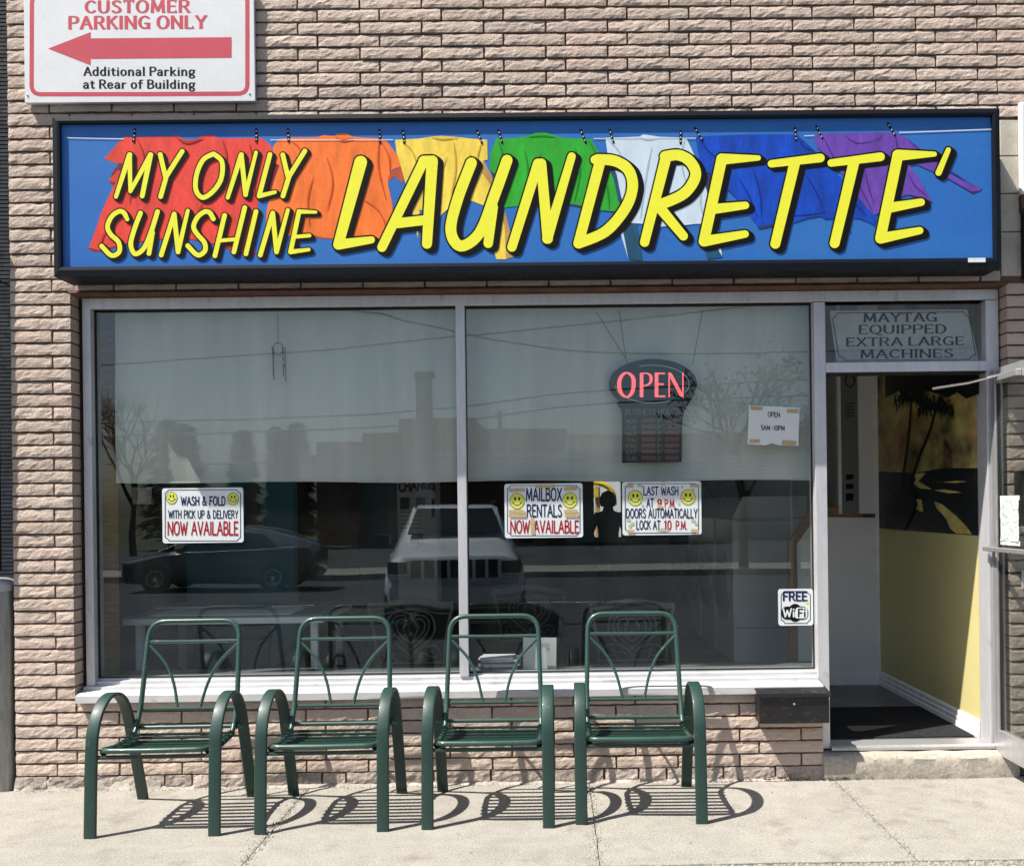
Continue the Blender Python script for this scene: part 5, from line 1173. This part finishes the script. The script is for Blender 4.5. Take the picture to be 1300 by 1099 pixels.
# person standing deep inside
def person(x, y, z0, ht, rz):
    r = root('person', 'person in dark clothes standing inside before the small back window', 'person', (x, y, z0), rz)
    k = ht/1.7
    J = {'pel':(0,0,.93,.15),'wai':(0,0,1.08,.135),'che':(0,0,1.28,.16),'nec':(0,0,1.43,.065),'hea':(0,-.01,1.53,.075),'top':(0,-.01,1.62,.09),
      'shl':(-.17,0,1.37,.06),'ell':(-.25,.02,1.12,.045),'wrl':(-.20,-.12,.95,.03),'shr':(.17,0,1.37,.06),'elr':(.25,.02,1.12,.045),'wrr':(.20,-.12,.95,.03),
      'hil':(-.09,0,.86,.095),'knl':(-.10,-.01,.48,.06),'anl':(-.10,.02,.09,.042),'tol':(-.11,-.14,.035,.035),'hir':(.09,0,.86,.095),'knr':(.10,-.01,.48,.06),'anr':(.10,.02,.09,.042),'tor':(.11,-.14,.035,.035)}
    E = [('pel','wai'),('wai','che'),('che','nec'),('nec','hea'),('hea','top'),('che','shl'),('shl','ell'),('ell','wrl'),('che','shr'),('shr','elr'),('elr','wrr'),('pel','hil'),('hil','knl'),('knl','anl'),('anl','tol'),('pel','hir'),('hir','knr'),('knr','anr'),('anr','tor')]
    names = list(J); me = bpy.data.meshes.new('body'); me.from_pydata([(J[n][0]*k, J[n][1]*k, J[n][2]*k) for n in names], [(names.index(a), names.index(b)) for a, b in E], [])
    o = bpy.data.objects.new('body', me); COL.objects.link(o); o.parent = r; me.materials.append(m_coat)
    sk = o.modifiers.new('skin', 'SKIN'); sk.use_smooth_shade = True
    for i, n in enumerate(names): me.skin_vertices[0].data[i].radius = (J[n][3]*k, J[n][3]*k*(.75 if n in ('pel','wai','che') else 1))
    me.skin_vertices[0].data[0].use_root = True
    ss = o.modifiers.new('sub', 'SUBSURF'); ss.levels = 2; ss.render_levels = 2
    mk('hair', MB().lathe([(.0005,.12),(.07,.09),(.10,.03),(.103,-.03),(.085,-.08)], (0, .012*k, 1.585*k), 16), m_hair, r, smooth=True)
    for s in (-1, 1):
        mb = MB().add([], [])
        for f in range(4): mb.tube([(s*.205*k+(f-1.5)*.018, -.14*k, .94*k), (s*.205*k+(f-1.5)*.02, -.155*k, .905*k), (s*.205*k+(f-1.5)*.019, -.15*k, .868*k+.006*abs(f-1.3))], .0085, 6)
        mb.tube([(s*.18*k, -.135*k, .95*k), (s*.165*k, -.165*k, .92*k), (s*.17*k, -.18*k, .89*k)], .009, 6)
        mk('fingers', mb, m_skin, r, smooth=True)
m_coat = M('dark_coat', (.02,.02,.024), .9); m_hair = M('dark_hair', (.012,.01,.009), .6); m_skin = M('skin', (.35,.2,.14), .5)
person(PX(772, 640, 6.3), 6.3, FZ, PZ(772, 621, 6.3)-FZ-.03, .2)

# outside the back window
o = root('yellow_arch', 'yellow arched canopy and post seen through the small back window', 'canopy')
ya = 11.0
mk('arch', MB().tube([(v.x, ya, v.z) for v in catmull([(P(x, y, ya)[0], 0, P(x, y, ya)[1]) for x, y in ((745,611),(756,613),(766,615),(774,620),(779,629),(780,641))], 5)], .045, 10), M('canopy_yellow', (.8,.55,.02), .4), o, smooth=True)
mk('post', MB().box(PX(756,650,ya), PX(762,650,ya), ya, ya+.1, -.16, PZ(760,618,ya)), M('post_orange', (.75,.42,.16), .5), o)
mk('sign_panel', MB().box(PX(752,650,ya), PX(760,650,ya), ya-.05, ya-.005, PZ(760,631,ya), PZ(760,619,ya)), m_sh['yellow'], o)
o = mk('yard_wall', MB().box(-6, 8, 17, 17.3, -.2, 5), m_oldwhite); tag(o, 'pale wall beyond the back window of the laundry', 'wall')

# ================================================================== the street behind the camera (seen mirrored in the panes)
def RW(px, py, d): x, z = P(px, py, d-D); return (x, 2*YG-(d-D), z)
def carpoly(stations, nseg=1):
    """stations: (x, zbot, zbelt, ztop, wbot, wbelt, wtop)"""
    mb = MB(); vs = []
    for x, zb, zm, zt, wb, wm, wt in stations:
        half = [(wb*.9, zb), (wb, zb+.12), (wm, (zb+zm)/2), (wm*.98, zm), (wt, zt-.04), (wt*.85, zt), (0, zt+.01)]
        ring = [(x, y, z) for y, z in half] + [(x, -y, z) for y, z in half[-2::-1]]
        vs += ring
    m = 13; n = len(stations); fs = []
    for i in range(n-1):
        for j in range(m): fs.append((i*m+j, i*m+(j+1)%m, (i+1)*m+(j+1)%m, (i+1)*m+j))
    fs += [tuple(range(m-1, -1, -1)), tuple(range((n-1)*m, n*m))]
    return mb.add(vs, fs)
def wheel(r, x, y, R=.34, wd=.22):
    t = mk('wheel', MB().lathe([(R*.6,-wd/2),(R*.95,-wd/2),(R,-wd/2+.03),(R,wd/2-.03),(R*.95,wd/2),(R*.6,wd/2)], (x, y, R), 28, 'y'), m_rubber, r, smooth=True)
    mb = MB().lathe([(.0005,-.08),(.05,-.085),(.05,.085),(.0005,.08)], (x, y, R), 16, 'y').lathe([(R*.54,-.10),(R*.62,-.10),(R*.62,.10),(R*.54,.10)], (x, y, R), 28, 'y')
    for k in range(10):
        a = k*PI/5; c_, s_ = math.cos(a), math.sin(a); mb.tube([(x+.04*c_, y, R+.04*s_), (x+R*.57*c_, y, R+R*.57*s_)], .018, 5)
    mk('rim', mb, m_chrome, t)
m_paintd = M('dark_grey_car_paint', (.09,.10,.11), .25, .3, coat=1); m_paintw = M('white_car_paint', (.86,.88,.90), .3, coat=1)
m_cglass = M('dark_car_glass', (.012,.014,.016), .05, spec=.8); m_lens = M('headlamp_lens', (.25,.27,.28), .1, coat=1)
cr = root('parked_car', 'dark hatchback parked across the street behind the camera, mirrored in the pane', 'car', (RW(290, 740, 22)[0], -16.9, zr(-16.9)), 0)
mk('body', carpoly([(-2.25,.35,.55,.62,.6,.68,.5),(-2.15,.22,.66,.74,.75,.82,.62),(-1.6,.2,.78,.86,.8,.87,.68),(-1.15,.2,.88,.95,.82,.88,.66),(-.2,.2,.93,1.42,.84,.88,.56),(.35,.2,.95,1.49,.84,.88,.56),(1.0,.2,.98,1.42,.84,.88,.54),(1.7,.22,1.02,1.22,.82,.86,.5),(2.15,.3,1.03,1.10,.75,.82,.5),(2.25,.42,.9,.95,.6,.7,.45)]), m_paintd, cr, smooth=True)
for s in (-1, 1):
    mk('side_window', MB().add([(-1.0,s*.86,.96),(.3,s*.885,.98),(1.5,s*.87,1.05),(1.05,s*.63,1.33),(.3,s*.62,1.42),(-.2,s*.64,1.36)], [tuple(range(6)) if s < 0 else tuple(range(5,-1,-1))]), m_cglass, cr)
    mk('side_mirror', MB().box(-.85, -.7, s*.9-.05 if s > 0 else -.98, .98 if s > 0 else -.85, .93, 1.05), m_paintd, cr, bevel=.02)
    wheel(cr, -1.38, s*.78); wheel(cr, 1.35, s*.78)
    mk('headlight', MB().box(-2.2, -1.95, s*.62-.12, s*.62+.12, .62, .72), m_lens, cr, bevel=.02)
    mk('roof_line', MB().tube([(-1.35,s*.78,.97),(-.7,s*.68,1.22),(-.1,s*.62,1.44),(.45,s*.6,1.5),(1.1,s*.6,1.42),(1.75,s*.62,1.22)], .014, 6), m_chrome, cr, smooth=True)
    mk('belt_line', MB().tube([(-1.0,s*.885,.93),(0,s*.895,.95),(1.0,s*.89,.99),(1.9,s*.85,1.05)], .012, 6), m_chrome, cr, smooth=True)
sv = root('parked_suv', 'white suv facing the shop behind the camera, mirrored beside the mullion', 'car', (RW(578, 700, 12.2)[0], -7.05, zr(-7.1)), -PI/2 - .1)
# local +x = rear ... front at x = 0 looking towards +y after rotation
mk('body', carpoly([(-.02,.45,.75,.95,.75,.86,.72),(.06,.35,.8,1.06,.86,.93,.78),(.35,.32,.9,1.13,.9,.96,.8),(1.25,.32,1.0,1.2,.92,.97,.8),(1.35,.32,1.04,1.24,.92,.97,.76),(2.05,.32,1.08,1.72,.92,.97,.66),(2.6,.32,1.08,1.78,.92,.97,.68),(4.2,.32,1.1,1.74,.92,.96,.66),(4.65,.36,1.1,1.3,.9,.93,.7),(4.75,.45,1.0,1.1,.85,.9,.7)]), m_paintw, sv, smooth=True)
mk('windscreen', MB().add([(1.40,-.70,1.33),(1.40,.70,1.33),(1.96,.58,1.72),(1.96,-.58,1.72)], [(3,2,1,0)]), m_cglass, sv)
mb = MB().box(-.035, .1, -.62, .62, .78, 1.02); mk('grille', mb, m_gasket, sv)
for k in range(8):
    y = -.6+k*1.2/7; mk('grille_bar', MB().box(-.06, -.036, y-.022, y+.022, .77, 1.03), m_paintw, sv, bevel=.005)
mk('bumper', MB().box(-.09, .12, -.88, .88, .42, .70), m_paintw, sv, bevel=.04); mk('bumper_trim', MB().tube([(-.06,-.85,.76),(-.10,-.5,.71),(-.11,0,.70),(-.10,.5,.71),(-.06,.85,.76)], .018, 8), m_chrome, sv, smooth=True)
for s in (-1, 1):
    mk('headlight', MB().box(-.05, .22, s*.76-.13, s*.76+.13, .84, 1.0), m_cglass, sv, bevel=.02); mk('headlight_trim', MB().box(-.055, .2, s*.76-.14, s*.76+.14, .82, .838), m_chrome, sv)
    mk('side_mirror', MB().box(1.5, 1.66, s*1.08-.12, s*1.08+.12, 1.16, 1.34), m_blackm, sv, bevel=.04); mk('roof_rail', MB().tube([(2.2,s*.66,1.83),(4.2,s*.64,1.83)], .02, 6), m_blackm, sv)
    wheel(sv, .85, s*.86, .39, .24); wheel(sv, 3.85, s*.86, .39, .24)
# station building across the road
dS = 50
m_bk2 = M('reddish_brick_far', (.26,.15,.12), .9); m_cream = M('cream_fascia', (.5,.48,.42), .7)
o = root('filling_station', 'low flat-roofed brick station across the street, mirrored in the curtain', 'building')
def fb(name, q, d, mat, dp=6, t=0, parent=o):
    a, b = RW(q[0], q[3], d), RW(q[2], q[1], d); return mk(name, MB().box(a[0], b[0], a[1]-dp, a[1]+t, a[2], b[2]), mat, parent)
fb('wall', (403,560,462,700), dS, m_bk2, 8); fb('wall', (462,549,508,700), dS, m_bk2, 8, .02); fb('wall', (508,531,604,700), dS, m_bk2, 10, .04); fb('wall', (604,544,720,700), dS, m_bk2, 10, .03); fb('wall', (720,546,1180,700), dS, m_cream, 10, .05)
fb('fascia', (380,572,860,606), dS-4, m_cream, 3.8); fb('roof_vent', (632,522,637,546), dS, m_bk2, .5); 
for x, s_ in ((700, 1), (552, 1)):
    a = RW(x, 562, dS-4); p = Pen(dS-4-D-.05)
    p.mb = MB(); g_ = [(i, j) for i, j in ()]
    t_ = 'ESSO'; wpx = 15
    # lettering reads correctly from the street, so it is laid out mirrored here
    for ci, c in enumerate(t_):
        wd, strokes = GL[c]
        for stt in strokes.split('|'):
            cls = stt.startswith('~~'); pts = [tuple(float(v) for v in q.split(',')) for q in stt.lstrip('~').split()]
            if cls: pts.append(pts[0])
            for (ax_, az), (bx2, bz) in zip(pts, pts[1:]):
                X1, X2 = a[0]+.7-ci*.5-ax_*.55, a[0]+.7-ci*.5-bx2*.55; Z1, Z2 = a[2]-.3+az*.62, a[2]-.3+bz*.62
                p.mb.tube([(X1, a[1]+.06, Z1), (X2, a[1]+.06, Z2)], .045, 5)
    mk('lettering', p.mb, m_blackm, o)
o = root('pylon', 'tall grey sign pylon across the street, mirrored left of mullion', 'pylon')
a, b = RW(529, 660, 38), RW(547, 478, 38); mk('shaft', MB().box(a[0], b[0], a[1]-.5, a[1], -.6, b[2]), m_galv, o)
a, b = RW(526, 478, 38), RW(551, 471, 38); mk('cap', MB().box(a[0], b[0], a[1]-.6, a[1]+.05, a[2], b[2]), m_galv, o)
o = root('canopy', 'white slatted canopy edge behind the camera, mirrored above the last wash plaque', 'canopy')
for k in range(6):
    a, b = RW(898-k*6, 577+k*5.2, 17), RW(1120, 571+k*5.2, 17); mk('slat', MB().box(a[0], b[0]+3, a[1]-.05, a[1], a[2]-.055, a[2]), m_white, o)
a = RW(1010, 600, 17); mk('post', MB().box(a[0], a[0]+.15, a[1]-.4, a[1]-.25, zr(a[1])-.3, a[2]), m_galv, o)
# trees
m_con = M('conifer_foliage', (.02,.04,.02), .9, isl=.4); m_twig = M('bark', (.07,.055,.045), .95); m_lf = M('budding_leaves', (.06,.075,.035), .9, isl=.4)
def conifer(px, top, d, wpx, label):
    x, y, zt = RW(px, top, d); zb = -.6; hh = zt-zb; W2 = wpx/1150*d/2
    r = root('conifer_tree', label, 'tree', (x, y, zb), 0, 'conifers across the street mirrored in the left curtain')
    mk('trunk', MB().tube([(0,0,0),(0,0,hh*.95)], .18, 7, scale=[1,.15]), m_twig, r)
    mb = MB(); rr = random.Random(int(px*7))
    for i in range(2600):
        t = rr.random()**.8; z = hh*(.12+.88*t); R = W2*1.25*(1-t)**.85*(.45+.55*abs(math.sin(t*17+px)))+.04; a = rr.random()*2*PI; q = R*math.sqrt(rr.random())
        c_ = Vector((q*math.cos(a), q*math.sin(a), z)); u = Vector((math.cos(a), math.sin(a), -.35))*rr.uniform(.3,.6); v = Vector((-math.sin(a), math.cos(a), rr.uniform(-.3,.3)))*rr.uniform(.12,.25)
        mb.add([c_-v, c_+v, c_+u], [(0,1,2)])
    mk('crown', mb, m_con, r)
for a in ((214,532,46,74,'widest dark conifer mirrored near the left end'),(236,538,44,60,'bushy conifer joined to the widest one at its right'),(308,545,46,44,'lone rounded conifer mirrored in the middle of left curtain'),(351,541,46,18,'slim pointed conifer mirrored near the pale building'),(377,536,47,44,'conifer just left of the station building mirror image')): conifer(*a)
def broad(px, top, d, label, name, seed, leaves=0, spread=1.0, depth=6):
    x, y, zt = RW(px, top, d); zb = -.5; hh = zt-zb; rr = random.Random(seed)
    r = root(name, label, 'tree', (x, y, zb)); mb = MB(); lf = MB()
    def br(p, dr, L_, R, k):
        q = p + dr*L_; mid = (p+q)/2 + Vector((rr.uniform(-1,1), rr.uniform(-1,1), rr.uniform(-1,1)))*L_*.06
        mb.tube([p, mid, q], R, 5, scale=[1,.85,.65])
        if k == 0 or leaves and k < 3:
            for _ in range(leaves):
                c_ = q + Vector((rr.gauss(0,1), rr.gauss(0,1), rr.gauss(0,1)))*L_*.35; s = rr.uniform(.05,.12)
                u = Vector((rr.uniform(-1,1), rr.uniform(-1,1), rr.uniform(-1,1))).normalized()*s; v = u.orthogonal().normalized()*s
                lf.add([c_-u, c_+v, c_+u], [(0,1,2)])
        if k:
            for _ in range(3 if k > 1 else 2):
                n_ = (dr + Vector((rr.uniform(-1,1), rr.uniform(-1,1), rr.uniform(-.35,.75)))*.75*spread).normalized(); br(q, n_, L_*rr.uniform(.6,.82), R*.6, k-1)
    br(Vector((0,0,0)), Vector((0,0,1)), hh*.3, .16, depth)
    mk('trunk', mb, m_twig, r)
    if leaves: mk('crown', lf, m_lf, r)
broad(168, 498, 40, 'bare branching tree mirrored at the left end of curtain', 'bare_tree', 3)
broad(940, 425, 26, 'tall budding tree mirrored above the hours notice', 'budding_tree', 11, leaves=2, spread=1.15, depth=5)
for i, (pts) in enumerate((((80,372),(441,394),(514,408),(608,427),(711,443),(791,448),(900,449),(1300,440)), ((60,466),(300,452),(450,440),(600,425),(850,400),(1300,350)), ((60,537),(400,529),(583,517),(780,495),(1300,470)), ((60,556),(400,529+16),(583,535),(780,512),(1300,492)), ((60,590),(300,588),(600,582),(800,586),(1300,590)))):
    v = [RW(a, b, 30+i) for a, b in pts]; o = mk('overhead_wire', MB().tube([tuple(q) for q in catmull(v, 4)], .028, 5), m_blackm, smooth=True)
    tag(o, ('topmost', 'second', 'third', 'fourth', 'lowest')[i]+' overhead street wire mirrored in the panes', 'wire')
for s, xx in ((-1, RW(60,500,32)[0]), (1, RW(1300,500,32)[0])):
    o = root('utility_pole', ('left' if s < 0 else 'right')+' end wooden utility pole carrying the street wires', 'utility pole', (xx, RW(60,500,32)[1], -.6))
    mk('post', MB().tube([(0,0,0),(0,0,11)], .15, 10, scale=[1,.7]), m_wood, o, smooth=True); mk('crossarm', MB().box(-.06,.06,-2.2,2.2,9.6,9.75), m_wood, o)
